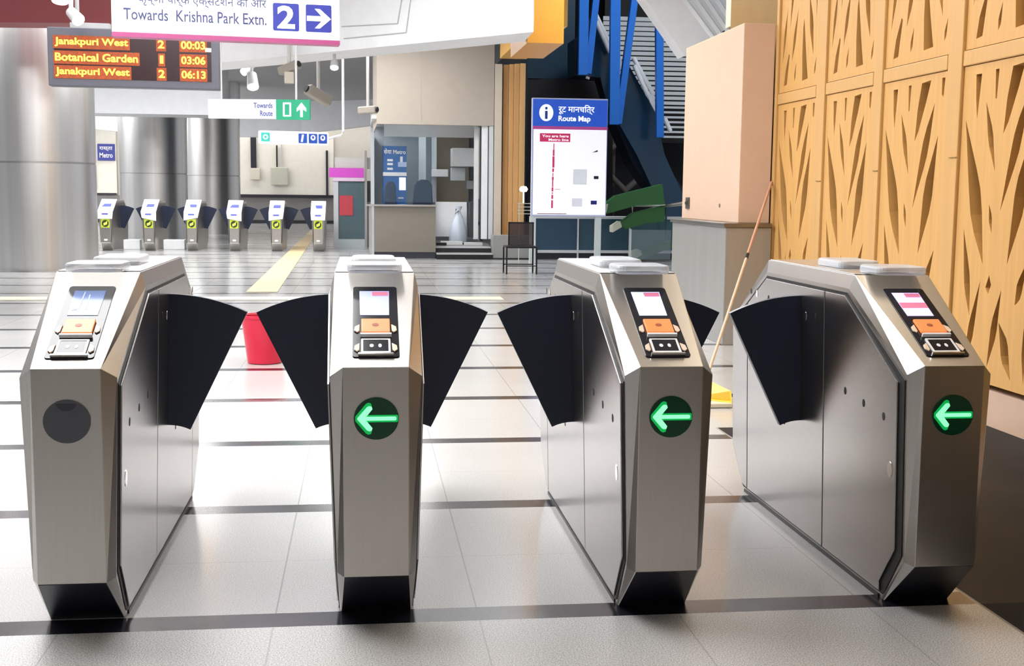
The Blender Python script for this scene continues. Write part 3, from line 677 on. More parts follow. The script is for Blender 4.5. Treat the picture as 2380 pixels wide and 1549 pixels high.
luminaire(2.3, 3.3, 9.6, 11.6, 'added unseen light between the beige pillar and the orange bulkhead')  # unseen lamp added to lighten the canopy and the pillar's left face
luminaire(-9, 2.2, 40.7, 41.7, 'added hidden light behind the curved white fascia, for the back wall', mat('back_fill_diffuser', (1, .98, .96), .4, emit=5.5, var=0))  # lamp added out of sight to brighten the back wall
luminaire(2.2, 2.9, -1, 3.6, 'warm ceiling light along the wood lattice wall', mat('warm_diffuser', (1, .86, .66), .4, emit=6, var=0))
luminaire(-1.6, 1.6, -5.5, -4.7, 'added unseen light over the foreground floor', mat('front_fill_diffuser', (1, .97, .92), .4, emit=5, var=0))  # unseen lamp added to light the wall that the gate fronts reflect

# ================================================================== BACK WALL ITEMS
def bx(u0, u1, v0, v1, Y, th):                 # slab facing the hall from its corner pixels
    p, q = aY(u0, v1, Y), aY(u1, v0, Y); return MB().box(p.x, q.x, Y, Y+th, p.z, q.z)
YW = YB-.06
wp = empty('wall_board', aY(655, 455, YW)); tag(wp, 'large cream wall board behind the far gates, right of the steel columns', 'wall board')
bx(540, 775, 318, 455, YW-.05, .05).build('board_panel', mat('cream_board', (.80, .76, .68), .5), wp)
bx(540, 776, 454, 458, YW-.08, .04).build('board_edge', INK, wp); bx(758, 762, 350, 455, YW-.10, .04).build('board_edge', INK, wp)
e = empty('junction_box', aY(592, 418, YW-.2)); tag(e, 'small cream junction box with a thick black conduit above it', 'box')
bx(580, 604, 391, 418, YW-.22, .12).build('box_body', mat('cream_box', (.66, .61, .52), .5), e, .02); bx(583, 595, 318, 391, YW-.16, .06).build('conduit', INK, e)
e = empty('junction_box', aY(649, 430, YW-.2)); tag(e, 'larger grey-green junction box hanging on thin wires', 'box')
bx(629, 669, 389, 431, YW-.25, .15).build('box_body', mat('greenish_box', (.52, .52, .43), .5), e, .03)
bx(642, 645, 338, 389, YW-.15, .03).build('wire', INK, e); bx(653, 656, 336, 389, YW-.15, .03).build('wire', mat('grey_wire', (.5, .5, .5), .5), e)
lp = empty('wall_board', aY(228, 450, YW)); tag(lp, 'cream framed wall board seen between the two big steel columns', 'wall board')
bx(193, 268, 290, 449, YW-.05, .05).build('board_panel', mat('cream_board', (.80, .76, .68), .5), lp); bx(190, 270, 449, 452, YW-.08, .04).build('board_edge', INK, lp)
bx(192, 195, 385, 450, YW-.08, .04).build('board_edge', INK, lp)
e = empty('wall_sign', aY(246, 373, YW-.1)); tag(e, 'small navy blue wall sign with white lettering, between the big steel columns', 'sign')
bx(227, 266, 335, 373, YW-.12, .06).build('sign_plate', mat('sign_navy', (.03, .04, .28), .4), e)
p0 = aY(227, 373, YW-.12); k = aY(266, 373, YW-.12).x-p0.x
for tx, z0, z1 in (('\u0930\u093e\u0938\u094d\u0924\u093e', .34, .5), ('Metro', .1, .28)):
    t = text_mesh(tx, p0.x+k*.12, p0.x+k*.9, p0.z+z0, p0.z+z1, .02); MB_ = MB(); MB_.add([v+Vector((0, YW-.122, 0)) for v in t.v], t.f); MB_.build('sign_text', WHITE, e)
tag(MB_join(MB().tube([aY(211, 371, YW-.2), aY(213, 378, YW-.2)], .07, 12), MB().tube([aY(218, 376, YW-.15), aY(222, 438, YW-.15)], .03, 8)).build('wall_intercom', mat('brown_fitting', (.25, .2, .17), .5)), 'small brown wall fitting with a long drop pipe, left of the navy sign', 'fitting')

# ---- glass door with a magenta header
gd = empty('glass_door', fl(812, 575)); tag(gd, 'frosted glass door with a magenta header, between the far gates and the booth', 'door')
Yd = fl(812, 575).y
bx(765, 846, 391, 412, Yd-.05, .04).build('magenta_header', mat('magenta_band', (.52, .06, .45), .4, emit=.2), gd)
bx(775, 846, 412, 421, Yd-.04, .03).build('lower_band', mat('pale_pink_band', (.72, .55, .68), .4), gd)
bx(786, 850, 421, 556, Yd, .03).build('door_glass', mat('teal_glass', (.10, .16, .18), .12, alpha=.85), gd)
bx(786, 850, 556, 575, Yd, .03).build('kick_panel', mat('pale_glass', (.5, .56, .57), .3), gd)
bx(789, 820, 455, 501, Yd-.01, .005).build('red_notice', mat('red_notice', (.50, .05, .07), .5), gd)
bx(776, 786, 421, 577, Yd-.02, .06).build('door_jamb', mat('jamb_grey', (.52, .54, .55), .4), gd); bx(848, 853, 350, 577, Yd-.02, .06).build('door_jamb', mat('jamb_grey2', (.36, .36, .35), .4), gd)
bx(778, 868, 367, 392, Yd+.1, .06).build('transom_panel', mat('transom_grey', (.60, .58, .55), .5), gd)
bx(853, 868, 421, 470, Yd+.1, .06).build('dark_sidelight', mat('dark_sidelight', (.06, .08, .06), .3), gd)
bx(853, 864, 470, 577, Yd+.1, .06).build('side_panel', mat('side_grey', (.32, .33, .33), .4), gd)

# ================================================================== TICKET BOOTH
YK = 19.85
UPB = mat('booth_beige_board', (.44, .39, .33), .55)
bo = empty('ticket_booth', fl(1010, 603)); tag(bo, 'beige ticket booth with a big glass front, between the glass door and the wood slats', 'booth')
p, q = aY(876, 288, YK), aY(1148, 288, YK)
MB().box(p.x, q.x, YK, YK+.18, p.z, 4.2).build('upper_wall', UPB, bo)
a0 = aY(869, 315, YK+.5)
MB().prism([(p.x, YK, p.z), (p.x, YK+.18, p.z), (p.x-.04, YK+1.6, p.z-.12), (p.x-.06, YK+1.6, p.z-.12)], (0, 0, 4.2-p.z+.1)).build('side_return', UPB, bo)
bx(978, 979.5, 110, 288, YK-.004, .004).build('panel_joint', mat('joint_line', (.42, .37, .31), .6), bo)
xr = q.x
z_in = .21
inw = mat('booth_inner_wall', (.50, .54, .58), .6)
MB().box(p.x-.1, xr, YK+3.2, YK+3.3, 0, 3.0).build('inner_back_wall', inw, bo)
MB().box(p.x-.1, p.x-.04, YK+1.2, YK+3.2, 0, 2.4).build('inner_side_wall', inw, bo)
MB().box(p.x-.1, xr, YK+.2, YK+3.2, 2.62, 2.68).build('booth_ceiling', WHITEW, bo)
MB().box(p.x, xr, YK+.15, YK+3.2, 0, z_in).build('booth_floor', mat('booth_floor_tile', (.30, .30, .30), .4), bo)
# inner white lintel seen behind the glass, brown board behind
bx(893, 1110, 291, 317, YK+1.0, .08).build('inner_lintel', mat('pale_lintel', (.62, .64, .64), .5), bo)
bx(1014, 1090, 318, 470, YK+2.9, .1).build('brown_pinboard', mat('pinboard_tan', (.36, .31, .24), .7), bo)
bx(973, 990, 318, 470, YK+2.3, .1).build('white_post', mat('post_pale', (.68, .72, .75), .5), bo); bx(1003, 1015, 318, 470, YK+2.5, .08).build('white_post', mat('post_pale', (.68, .72, .75), .5), bo)
bx(1012, 1085, 470, 550, YK+1.2, .08).build('half_wall', WHITEW, bo)
gl = bx(892, 1012, 292, 470, YK+.02, .012).build('front_glass', mat('clear_glass', (.25, .40, .52), .03, alpha=.05), bo)
# right jambs, pale vertical posts
for u0, u1, c, dy in ((1101, 1113, (.75, .77, .78), .25), (1118, 1134, (.80, .82, .83), .05), (1135, 1147, (.60, .64, .66), .02)):
    bx(u0, u1, 291, 556, YK+dy, .08).build('door_post', mat('post_%d' % u0, c, .45), bo)
bx(1115, 1118, 289, 550, YK+.12, .03).build('dark_edge', INK, bo)
# steps
st = empty('entry_steps', fl(1080, 603)); tag(st, 'two dark steps with pale edges up into the ticket booth', 'steps')
for i, (v0, v1, dy, z0, z1) in enumerate(((588, 603, -.76, 0, .105), (568, 587, -.40, .105, .21))):
    a = fl(1013, 603).x; b = fl(1145, 603).x
    MB().box(a+.02, b, YK+.03+dy, YK-.01, z0, z1-.02).build('riser', mat('dark_granite_step', (.025, .025, .03), .3), st)
    MB().box(a+.02, b, YK+dy, YK-.01, z1-.02, z1).build('tread', mat('pale_tread', (.5, .5, .5), .3), st)
# counter
yk = fl(940, 600).y-.15
cn = empty('service_counter', (aY(940, 600, yk).x, yk, 0)); tag(cn, 'taupe service counter with a steel ledge and dark plinth, in front of the booth glass', 'counter')
x0, x1 = fl(870, 600).x, fl(1011, 600).x
MB().box(x0, x1, yk, YK-.02, .12, .97).build('counter_front', mat('taupe_laminate', (.21, .19, .16), .5), cn)
MB().box(x0, x1, yk+.01, YK-.03, 0, .12).build('counter_plinth', mat('dark_plinth', (.03, .032, .045), .4), cn)
MB().box(x0-.16, x1+.02, yk-.05, YK-.02, .97, 1.0).build('ledge', mat('ledge_steel', (.7, .7, .7), .25, 1), cn)
MB().box(x0-.10, x0-.04, yk+.1, yk+.16, 0, .97).build('side_post', mat('post_steel', (.55, .55, .55), .3, 1), cn)
# machine, chairs, cabinets, bag
tm = empty('ticket_machine', aY(918, 472, YK+1.4)); tag(tm, 'blue service machine with a lit screen and white lettering, behind the booth glass', 'ticket machine')
TB = mat('machine_blue', (.02, .10, .33), .35, emit=.08)
bx(890, 945, 340, 482, YK+1.4, .4).build('machine_body', TB, tm)
bx(928, 943, 413, 442, YK+1.385, .01).build('screen', mat('machine_screen', (.9, .95, 1), .3, emit=1.5, var=0), tm)
bx(890, 945, 401, 409, YK+1.37, .03).build('white_band', WHITE, tm)
for v in (370, 379, 390): bx(900, 913, v, v+5, YK+1.39, .006).build('button_label', WHITE, tm)
bx(925, 945, 377, 388, YK+1.39, .006).build('logo_block', mat('pale_blue_print', (.45, .55, .8), .5), tm); bx(930, 936, 364, 377, YK+1.39, .006).build('logo_block', WHITE, tm)
bx(925, 938, 459, 462, YK+1.39, .006).build('slot', PAPER, tm)
a = aY(892, 358, YK+1.39); b = aY(943, 346, YK+1.39); t = text_mesh('\u0938\u0947\u0935\u093e Metro', a.x, b.x, a.z, b.z, .02); m_ = MB(); m_.add([v+Vector((0, YK+1.39, 0)) for v in t.v], t.f); m_.build('header_text', WHITE, tm)
NAVYF = mat('navy_chair_fabric', (.012, .018, .04), .7)
def office_chair(u0, u1, v0, Y, label):
    p, q = aY(u0, v0, Y), aY(u1, v0, Y); w_ = q.x-p.x; z1 = p.z; cx = (p.x+q.x)/2
    root = empty('office_chair', (cx, Y, z_in)); tag(root, label, 'chair', 'office chairs in the booth')
    MB().xz([(p.x, .78), (q.x, .78), (q.x-w_*.08, z1-.09), (q.x-w_*.25, z1-.01), (cx-w_*.05, z1), (p.x+w_*.22, z1-.04), (p.x+w_*.1, z1-.14)], Y, Y+.08).build('backrest', NAVYF, root, .02)
    MB().box(p.x, q.x, Y-.45, Y+.02, .72, .80).build('seat', NAVYF, root, .02)
    MB().tube([(cx, Y-.2, z_in+.05), (cx, Y-.2, .72)], .03, 10).build('gas_column', PLAINBLK, root)
    mb = MB()
    for k in range(5):
        t = 2*math.pi*k/5; mb.bar((cx, Y-.2, z_in+.04), (cx+.26*math.cos(t), Y-.2+.26*math.sin(t), z_in+.025), .04, .03)
    mb.build('star_base', PLAINBLK, root)
office_chair(957, 1008, 417, YK+1.0, 'dark navy office chair behind the counter, in front of the white posts')
office_chair(891, 922, 421, YK+1.05, 'dark navy office chair in front of the blue machine')
def cab(u0, u1, v0, v1, Y, th, name, label, m, cat, group=None):
    return tag(bx(u0, u1, v0, v1, Y, th).build(name, m, bevel=.01), label, cat, group)
WC = mat('cabinet_white', (.74, .76, .78), .45); 
cab(1051, 1109, 345, 387, YK+1.3, .5, 'wall_cabinet', 'large white wall box at the top right inside the booth', WC, 'cabinet')
cab(1049, 1082, 390, 420, YK+1.6, .3, 'wall_cabinet', 'smaller pale wall box below the large white one in the booth', mat('cabinet_pale', (.60, .65, .68), .45), 'cabinet')
cab(1003, 1042, 394, 411, YK+2.2, .3, 'air_conditioner', 'slim white air conditioner on the brown board in the booth', WHITE, 'air conditioner')
cab(1085, 1101, 420, 440, YK+1.5, .2, 'switch_box', 'small grey switch box below the white boxes in the booth', mat('switch_grey', (.30, .31, .32), .5), 'box')
cab(1090, 1108, 470, 552, YK+1.0, .3, 'waste_bin', 'tall dark grey bin standing beside the white bag', mat('bin_dark', (.07, .075, .08), .4), 'bin')
# tied plastic bag
bp = aY(1063, 545, YK+.98); bg_ = empty('plastic_bag', (bp.x, bp.y, z_in)); tag(bg_, 'big pale plastic bag tied at the top on the booth floor', 'bag')
prof = [(.02, z_in+.0), (.17, z_in+.01), (.185, z_in+.10), (.16, z_in+.28), (.11, z_in+.46), (.05, z_in+.60), (.025, z_in+.66), (.05, z_in+.72), (.06, z_in+.75), (.01, z_in+.76)]
bag = MB().lathe(prof, (bp.x, bp.y), 28, 1, .8)
for i, v in enumerate(bag.v): a_ = math.atan2(v.y-bp.y, v.x-bp.x); r_ = 1+.05*math.sin(5*a_+v.z*6); bag.v[i] = Vector((bp.x+(v.x-bp.x)*r_+.05*(v.z-z_in), bp.y+(v.y-bp.y)*r_, v.z))
bag.build('bag_body', mat('bag_film', (.62, .70, .80), .3), bg_, smooth=True)
MB().tube([(bp.x+.02, bp.y-.04, z_in+.66), (bp.x-.05, bp.y-.08, z_in+.60), (bp.x-.03, bp.y-.05, z_in+.70)], .014, 8).build('tie', mat('grey_tie', (.2, .2, .2), .6), bg_)
# papers and cartons on the booth floor
for i, (u0, u1, v, hh, c, lb) in enumerate(((1014, 1038, 560, .05, (.02, .02, .02), 'flat black carton on the booth floor by the counter'), (1026, 1075, 568, .07, (.75, .76, .77), 'white flat carton at the top of the booth steps'), (1080, 1122, 566, .06, (.7, .71, .72), 'white flat carton beside the door post of the booth'), (1024, 1085, 552, .03, (.04, .04, .05), 'flat black tray behind the white cartons in the booth'))):
    Yc = YK+.25+.28*(i % 2)+(.2 if i == 3 else 0)
    a, b = aY(u0, v, Yc), aY(u1, v, Yc)
    tag(MB().box(a.x, b.x, Yc, Yc+(.08 if i == 3 else .18), z_in, z_in+hh).build('carton', mat('carton_%d' % i, c, .5), bevel=.004), lb, 'carton', 'flat cartons on the booth floor')
booth_fill = empty('booth_fill_light', (p.x+1.0, YK+1.6, 2.57)); tag(booth_fill, 'added unseen light inside the ticket booth', 'ceiling light')  # unseen lamp added to light the booth interior
MB().box(p.x+.5, p.x+1.7, YK+1.3, YK+1.9, 2.58, 2.62).build('diffuser', mat('booth_fill_diffuser', (.92, .97, 1), .4, emit=3, var=0), booth_fill)

# ---- vertical wood slats and pale stone jamb right of the booth
x0 = aY(1148, 400, YK).x
slm = mat('slat_wood', (.60, .36, .15), .5, var=.18, scale=2, stretch=(9, 9, .3))
tag(MB().box(xr+.01, xr+.15, YK, YK+.3, .34, 3.67).build('pale_jamb', mat('pale_stone_jamb', (.62, .55, .45), .5)), 'pale vertical stone jamb between the booth and the wood slats', 'jamb')
ws = empty('wood_slat_screen', (xr+.4, YK+.1, .34)); tag(ws, 'screen of tall vertical wood slats right of the pale jamb', 'wood screen')
for u0, u1, dy in ((1168, 1180, .1), (1182, 1192, -.02), (1194, 1205, -.12), (1207, 1219, -.22)):
    a, b = aY(u0, 400, YK+dy), aY(u1, 400, YK+dy)
    MB().box(a.x, b.x, YK+dy, YK+.35, .34, 3.67).build('slat', slm, ws, .004)
MB().box(aY(1167, 400, YK+.3).x, aY(1219, 400, YK+.36).x, YK+.352, YK+.40, .34, 3.67).build('backing_board', WOODD, ws)
tag(bx(1146, 1238, 548, 600, YK-.72, .45).build('low_wall', mat('grey_granite_block', (.30, .30, .29), .4)), 'low grey stone block below the wood slats, behind the metal chair', 'low wall')
tag(MB().box(xr+.01, aY(1224, 99, 19).x, 14.5, 19.0, 3.68, 4.195).build('orange_soffit', mat('orange_soffit_board', (.70, .40, .10), .5)), 'yellow-orange soffit above the wood slats, behind the white beam', 'soffit')
# orange bulkhead box
za = at(1222, 99, 1, 10.6)
ob = tag(MB().box(aY(1226, 99, 10.6).x, aY(1310, 99, 10.6).x, 10.6, 12.2, za.z, 4.195).build('bulkhead_box', mat('orange_laminate', (.62, .28, .03), .45)), 'orange-yellow bulkhead box beside the right end of the white beam', 'bulkhead')

# ================================================================== METAL CHAIR
cp = fl(1176, 638); CH = empty('metal_chair', (cp.x+.22, cp.y+.2, 0)); tag(CH, 'thin black metal chair with a mesh back, left of the information board', 'chair')
FR = mat('black_frame', (.02, .018, .02), .4, .5); x0c = cp.x; x1c = fl(1246, 637).x; Yc = cp.y
for x in (x0c+.01, x1c-.01):
    for y in (Yc, Yc+.42): MB().box(x-.011, x+.011, y, y+.022, 0, .40 if y == Yc else .40).build('leg', FR, CH)
MB().box(x0c, x1c, Yc, Yc+.44, .40, .43).build('seat', FR, CH, .006)
bl = MB(); mesh_m = mat('mesh_back', (.05, .035, .04), .5, alpha=.72)
a, b = x0c+.08, x1c+.0
for x in (a, b-.02): bl.box(x, x+.02, Yc+.42, Yc+.44, .43, .79)
bl.box(a, b, Yc+.42, Yc+.44, .77, .79); bl.build('back_frame', FR, CH)
MB().box(a+.02, b-.02, Yc+.427, Yc+.431, .43, .77).build('mesh_backrest', mesh_m, CH)
MB_join(MB().box(x0c, x1c, Yc+.005, Yc+.02, .12, .135), MB().box(x0c, x1c, Yc+.42, Yc+.435, .12, .135)).build('stretcher', FR, CH)
# small side stand with a lamp
sd = empty('side_rack', fl(1218, 600)); tag(sd, 'small pale wire rack behind the chair, left of the information board', 'rack')
Yr = 18.6
rk = MB()
for v in (474, 482, 490, 498): pz = aY(1206, v, Yr).z; rk.box(aY(1206, v, Yr).x, aY(1236, v, Yr).x, Yr, Yr+.2, pz, pz+.012)
for u in (1206, 1234):
    x_ = aY(u, 480, Yr).x; rk.box(x_, x_+.012, Yr, Yr+.015, 0, aY(1206, 472, Yr).z)
rk.build('rack_frame', mat('rack_pale', (.65, .62, .50), .4), sd)
lm = empty('table_lamp', (aY(1217, 440, 18.75).x, 18.75, aY(1217, 473, 18.75).z+.008)); tag(lm, 'small glowing warm lamp on the wire rack, left of the information board', 'lamp')
lpz = aY(1217, 440, 18.75)
MB().lathe([(.012, lm.location.z), (.012, lpz.z-.05), (.055, lpz.z-.045), (.08, lpz.z), (.05, lpz.z+.05), (.01, lpz.z+.055)], (lpz.x, 18.75), 20).build('lamp_globe', mat('warm_bulb', (1, .75, .45), .4, emit=4, var=0), lm, smooth=True)

# ================================================================== INFORMATION BOARD
def infoboard():
    Yi = 17.9
    p = aY(1234, 503, Yi); q = aY(1408, 505, Yi); W = q.x-p.x; k = W/174.; H = 267*k
    root = empty('information_board', (p.x, Yi, 0)); tag(root, 'tall white information board with blue header and red line map on two white posts', 'information board')
    zb = p.z; X = lambda u: (u-1234)*k; Z = lambda v: zb+(503-v)*k
    OF = Vector((0, 0, 0))
    FW = mat('board_white', (.86, .86, .97), .35, emit=.55, var=.01)
    MB().box(0, W, 0, .10, zb, zb+H).build('board_frame', mat('frame_pale_blue', (.55, .60, .80), .35), root, .006)
    MB().box(X(1238), X(1406), -.006, 0, Z(499), Z(306)).build('white_face', FW, root)
    hd = MB().box(X(1236), X(1407), -.008, 0, Z(299), Z(239)).build('blue_header', mat('header_blue', (.02, .10, .62), .35, emit=.3), root)
    MB().box(X(1236), X(1408), -.008, 0, Z(306), Z(299)).build('magenta_stripe', mat('stripe_magenta', (.55, .08, .35), .4, emit=.1), root)
    WH = mat('print_white', (.9, .92, 1), .4, emit=.6, var=0)
    dc = MB().xz(ellipse(X(1266), Z(269), 16*k, 19*k, 36), -.012, -.008).build('info_disc', WH, hd)
    hb = mat('header_blue_dark', (.02, .06, .40), .4)
    MB_join(MB().xz(ellipse(X(1266), Z(259), 3*k, 3.2*k, 12), -.015, -.012), MB().box(X(1263), X(1269), -.015, -.012, Z(283), Z(265))).build('info_letter', hb, dc)
    text_mesh('\u0930\u0942\u091f \u092e\u093e\u0928\u091a\u093f\u0924\u094d\u0930', X(1294), X(1377), Z(272), Z(250), .015).build('header_text', WH, hd, off=Vector((0, .0085, 0)))
    text_mesh('Route Map', X(1294), X(1368), Z(291), Z(275), .03).build('header_text', WH, hd, off=Vector((0, .0085, 0)))
    PK = mat('map_crimson', (.70, .04, .16), .45, emit=.15)
    t = MB().box(X(1252), X(1322), -.010, -.006, Z(334), Z(315)).build('map_title', PK, root)
    text_mesh('You are here', X(1257), X(1318), Z(324), Z(318), .02).build('title_text', WH, t, off=Vector((0, .0105, 0)))
    text_mesh('Metro line', X(1272), X(1318), Z(332), Z(326.5), .02).build('title_text', WH, t, off=Vector((0, .0105, 0)))
    ln = MB()
    for v0, v1, w_ in ((338, 352, 1), (352, 366, 2), (367, 392, 2.4), (394, 402, 2), (404, 412, 1), (413, 420, 2), (420, 436, 1.3), (437, 446, 2), (448, 452, 1), (454, 463, 2), (466, 484, 2)):
        uc = 1284.5-(v0-338)*.018; ln.box(X(uc-w_), X(uc+w_), -.009, -.006, Z(v1), Z(v0))
    ln.build('map_line', PK, root)
    MB().box(X(1288), X(1301), -.009, -.006, Z(441.5), Z(440.5)).build('map_branch', PK, root)
    MB().xz([(X(1373), Z(357)), (X(1386), Z(355)), (X(1386), Z(351))], -.009, -.006).build('map_mark', INK, root)
    MB().xz(rrect(X(1378), X(1389), Z(417), Z(410), .01), -.009, -.006).build('map_mark', INK, root); MB().box(X(1372), X(1386), -.009, -.006, Z(475), Z(466)).build('map_mark', NAVY, root)
    GP = mat('faint_grey_print', (.70, .73, .80), .5, emit=.3)
    MB().box(X(1330), X(1362), -.008, -.0062, Z(430), Z(395)).build('faint_block', GP, root); MB().box(X(1328), X(1352), -.008, -.0062, Z(480), Z(461)).build('faint_block', GP, root)
    MB().box(X(1248), X(1316), -.009, -.006, Z(497.5), Z(496)).build('footer_line', mat('footer_brown', (.25, .05, .1), .5), root)
    for u0, u1 in ((1232, 1246), (1384, 1398)): MB().box(X(u0), X(u1), .02, .09, 0, zb).build('board_post', mat('post_mint', (.68, .74, .74), .4), root)
local(infoboard)

# ================================================================== ESCALATOR ZONE
NV = mat('navy_glass_panel', (.02, .05, .09), .15)
BLU = mat('blue_painted_steel', (.015, .16, .62), .35)
YE = 22.5
struct(MB().box(3.0, 16, 28, 28.3, 0, 9.2).build('wall_far', mat('black_void_wall', (.006, .006, .009), .8)))
struct(MB().box(3.05, 3.2, 20.6, 28, 0, 9.2).build('wall_left', mat('dark_teal_wall', (.006, .018, .035), .5)))
# floor-standing glass barrier
def poly(pts, Y, th): return MB().prism([aY(u, v, Y) for u, v in pts], (0, th, 0))
gb = empty('glass_barrier', fl(1400, 602)); tag(gb, 'long dark teal glass barrier with white rails behind the information board', 'barrier'); Yg = 19.2
TEAL = [mat('teal_panel_a', (.03, .07, .12), .2), mat('teal_panel_b', (.03, .075, .11), .2), mat('teal_panel_c', (.04, .11, .13), .2)]
for (u0, u1), m_ in zip(((1246, 1341), (1346, 1462), (1466, 1586)), TEAL): bx(u0, u1, 508, 583, Yg, .02).build('glass_panel', m_, gb)
bx(1246, 1586, 583, 588, Yg-.01, .04).build('bottom_rail', mat('rail_pale', (.62, .64, .66), .35), gb)
bx(1246, 1586, 588, 602, Yg+.02, .06).build('dark_kerb', INK, gb)
bx(1246, 1586, 504, 508, Yg-.01, .04).build('top_rail', mat('rail_pale', (.62, .64, .66), .35), gb)
for u in (1343, 1463): bx(u-2, u+3, 505, 602, Yg-.02, .05).build('rail_post', mat('rail_pale', (.62, .64, .66), .35), gb)
# hand rail fixed to the pillar
hr = empty('wall_handrail', aY(1480, 480, 12)); tag(hr, 'white tubular rail on a dark bracket fixed to the side of the beige pillar', 'handrail')
pe = at(1597, 472, 0, xl-.01)
MB().tube([aY(1405, 478, Yg-.3), aY(1475, 477, Yg-.3), aY(1548, 479, Yg-.3)], .03, 10).build('rail_tube', mat('rail_white', (.8, .8, .78), .3), hr)
MB().tube([aY(1548, 479, Yg-.3), pe], .03, 10, .022).build('rail_arm', mat('dark_rail', (.16, .15, .11), .35, 1), hr)
MB().box(xl-.012, xl, pe.y-.06, pe.y+.06, pe.z-.055, pe.z+.055).build('wall_plate', mat('bronze_plate', (.16, .15, .13), .35, 1), hr, .004)
MB_join(MB().tube([aY(1548, 479, Yg-.3), aY(1548, 580, Yg-.3)], .02, 8)).build('rail_post', mat('dark_teal_post', (.03, .07, .1), .3), hr)
MB_join(MB().tube([aY(1470, 479, Yg-.3), aY(1470, 505, Yg-.3), aY(1410, 505, Yg-.3)], .016, 8)).build('rail_loop', mat('rail_white', (.8, .8, .78), .3), hr)
# slanted green beams with pale ends
GRN = mat('green_painted_metal', (.035, .14, .04), .4)
GE = mat('pale_end_cap', (.62, .64, .52), .5)
for i, (pl, cap, lb) in enumerate((
    ([(1402, 478), (1432, 455), (1540, 428), (1545, 476), (1480, 478), (1408, 498)], [(1400, 478), (1414, 474), (1410, 494), (1402, 497)], 'dark green slanted metal beam with a pale end, uppermost of three beside the information board'),
    ([(1440, 520), (1475, 495), (1545, 478), (1545, 515), (1500, 520), (1455, 533)], [(1424, 526), (1442, 514), (1446, 528), (1424, 541)], 'dark green slanted metal beam with a pale end, middle of three under the white rail'),
    ([(1490, 590), (1520, 572), (1560, 560), (1562, 575), (1530, 588), (1475, 608)], [(1466, 588), (1486, 580), (1494, 592), (1472, 606)], 'dark green slanted metal beam with a pale end, lowest of three near the floor'))):
    Yq = 18.4+.12*i; root = empty('slanted_beam', aY(1480, 560, Yq)); tag(root, lb, 'beam', 'green slanted beams')
    poly(pl, Yq, .25).build('beam_body', GRN, root); poly(cap, Yq-.03, .3).build('end_cap', GE, root, .01)
gp_ = empty('glass_screen', aY(1510, 600, 18.2)); tag(gp_, 'small grey glass screen with a white post beside the pillar base', 'screen')
bx(1467, 1560, 535, 603, 18.2, .012).build('glass_pane', mat('grey_screen_glass', (.25, .32, .35), .1, alpha=.35), gp_); bx(1463, 1468, 533, 606, 18.19, .04).build('screen_post', mat('rail_pale', (.62, .64, .66), .35), gp_)

# escalator: dark inclined side, pale hand rails, glass parapets, blue steel frame, slatted screen behind
es = empty('escalator', aY(1450, 560, 23)); tag(es, 'dark escalator rising behind the information board, with white handrails and glass sides', 'escalator')
poly([(1335, 90), (1380, 60), (1422, 130), (1475, 290), (1560, 400), (1600, 455), (1600, 700), (1540, 700), (1540, 480), (1470, 380), (1430, 285), (1400, 180), (1335, 175)], 23.2, .9).build('truss_side', mat('navy_truss', (.010, .020, .045), .35), es)
poly([(1375, 40), (1420, 120), (1424, 290), (1395, 180), (1345, 175), (1350, 60)], 22.9, .05).build('glass_side', mat('navy_glass_side', (.012, .045, .09), .15), es)
poly([(1455, 140), (1524, 262), (1545, 360), (1590, 460), (1590, 520), (1545, 500), (1480, 360), (1440, 290)], 22.7, .05).build('glass_side', mat('navy_glass_side', (.012, .045, .09), .15), es)
HRM = mat('handrail_white', (.85, .86, .88), .3)
for a, b, Y in (((1384, 32), (1420, 108), 22.7), ((1385, 50), (1418, 122), 22.68), ((1472, 134), (1520, 222), 22.5), ((1474, 152), (1506, 222), 22.48), ((1545, 275), (1558, 305), 22.4)):
    MB().tube([aY(*a, Y), aY(*b, Y)], .048, 10).build('handrail', HRM, es)
poly([(1502, 215), (1521, 222), (1524, 262), (1512, 240)], 22.45, .05).build('handrail_end', HRM, es)
MB().xz([(aY(u, v, 22.6).x, aY(u, v, 22.6).z) for u, v in ((1436, 133), (1444, 135), (1446, 150), (1440, 170), (1436, 165), (1440, 150))], 22.6, 22.66).build('bracket', HRM, es)
bf = empty('blue_steel_frame', aY(1420, 290, 22)); tag(bf, 'bright blue painted steel posts and struts in front of the escalator', 'steel frame')
for a, b, w_, Y in (((1357, -30), (1354, 175), .20, 22.0), ((1388, -30), (1366, 172), .13, 22.15), ((1430, -30), (1427, 290), .21, 21.9), ((1478, -30), (1436, 288), .17, 22.1), ((1532, 55), (1533, 320), .16, 22.0)):
    MB().bar(aY(*a, Y), aY(*b, Y), w_, .14).build('strut', BLU, bf, .006)
MB().tube([aY(1362, 178, 21.95), aY(1370, 181, 21.95)], .05, 12).build('bolt', CHROME, bf)
sl = empty('louvre_screen', aY(1500, 320, 26)); tag(sl, 'black screen of thin white horizontal slats above the escalator', 'louvre screen')
bx(1400, 1600, -30, 330, 27.2, .05).build('black_backing', PLAINBLK, sl)
slatm = mat('slat_white', (.92, .94, .96), .4)
for k in range(25):
    v = 43+k*11.4
    if v > 322: break
    bx(1402 if v < 240 else 1530, 1598, v, v+3.6, 26.0, .03).build('slat', slatm, sl)
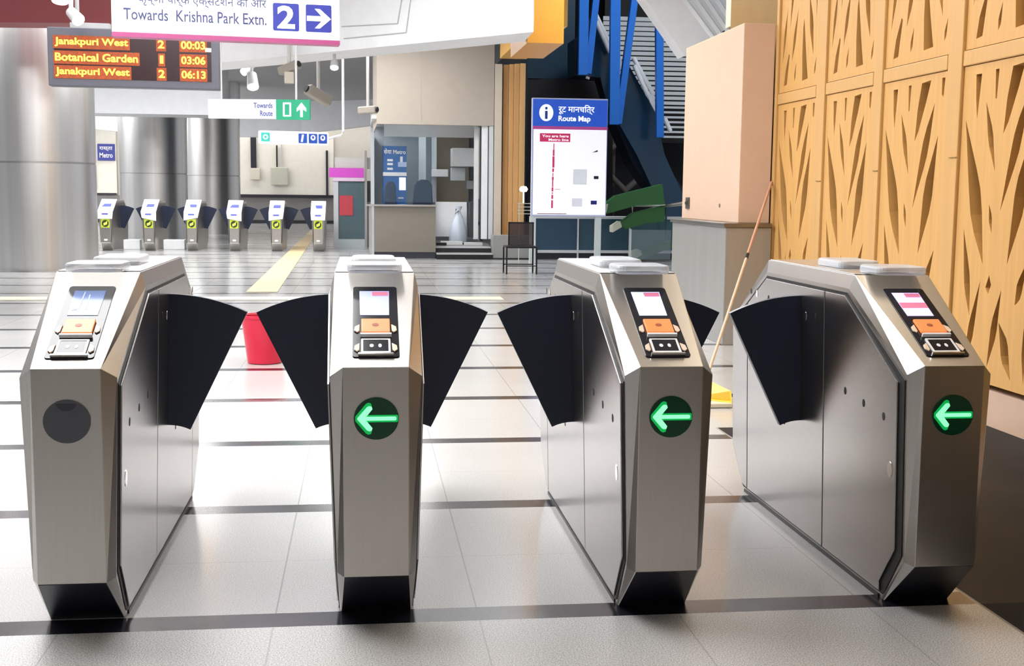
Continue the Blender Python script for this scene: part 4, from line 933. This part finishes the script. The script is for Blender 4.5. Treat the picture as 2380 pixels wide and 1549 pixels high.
# dark undercroft with crossed pipes
tr = empty('pipe_truss', aY(1421, 588, 25.6)); tag(tr, 'dim brown-grey post with crossed diagonal pipes in the dark space under the escalator', 'truss')
for i, (a, b) in enumerate((((1400, 360), (1455, 318)), ((1450, 445), (1520, 385)), ((1405, 395), (1455, 445)), ((1452, 308), (1500, 355)))):
    MB().tube([aY(*a, 25.3), aY(*b, 25.3)], .07, 12).build('brace_pipe', mat('brace_grey', (.16, .14, .125), .5), tr)
bx(1410, 1432, 290, 588, 25.5, .25).build('post', mat('brown_grey_steel', (.09, .075, .065), .5), tr)
poly([(1225, 185), (1390, 180), (1424, 290), (1424, 520), (1225, 520)], 24.8, .1).build('undercroft_shade', mat('near_black_shade', (.012, .009, .012), .5), es)  # near-black sheet standing in for the dark void under the escalator
tag(bx(1222, 1345, -460, 182, 25.0, .2).build('teal_panel', mat('teal_blue_panel', (.012, .05, .09), .4)), 'dark teal blue panel between the orange box and the blue frame', 'panel')

# white slanted canopy soffit above the pillar
luminaire(4.6, 7.5, 17, 19.5, 'added unseen high light over the escalator void', mat('void_fill_diffuser', (.85, .93, 1), .4, emit=17, var=0), 9.15)  # added lamp out of view, brightens the blue struts and slats
cpn = empty('white_canopy', aY(1640, 20, 15)); tag(cpn, 'white slanted canopy with ribs above the beige pillar', 'canopy')
poly([(1480, -30), (1592, 130), (1700, 60), (1705, -30)], 13.5, .4).build('canopy_panel', WHITEW, cpn)
for k in range(5):
    MB().bar(aY(1570+k*26, -30, 13.4), aY(1660+k*22, 90, 13.0), .06, .06).build('canopy_rib', mat('rib_white', (.70, .74, .76), .4), cpn, .01)
cw = empty('upper_wall_panel', aY(1760, 40, 8.6)); tag(cw, 'beige upper wall with grey conduits above the pillar top', 'wall panel')
bx(1700, 1812, -30, 60, 8.6, .2).build('beige_panel', mat('upper_beige', (.62, .52, .42), .6), cw)
bx(1742, 1760, -30, 60, 8.5, .06).build('grey_conduit', mat('conduit_grey', (.35, .34, .35), .5), cw); bx(1764, 1786, -30, 60, 8.45, .06).build('grey_conduit', mat('conduit_dark', (.26, .25, .25), .5), cw)
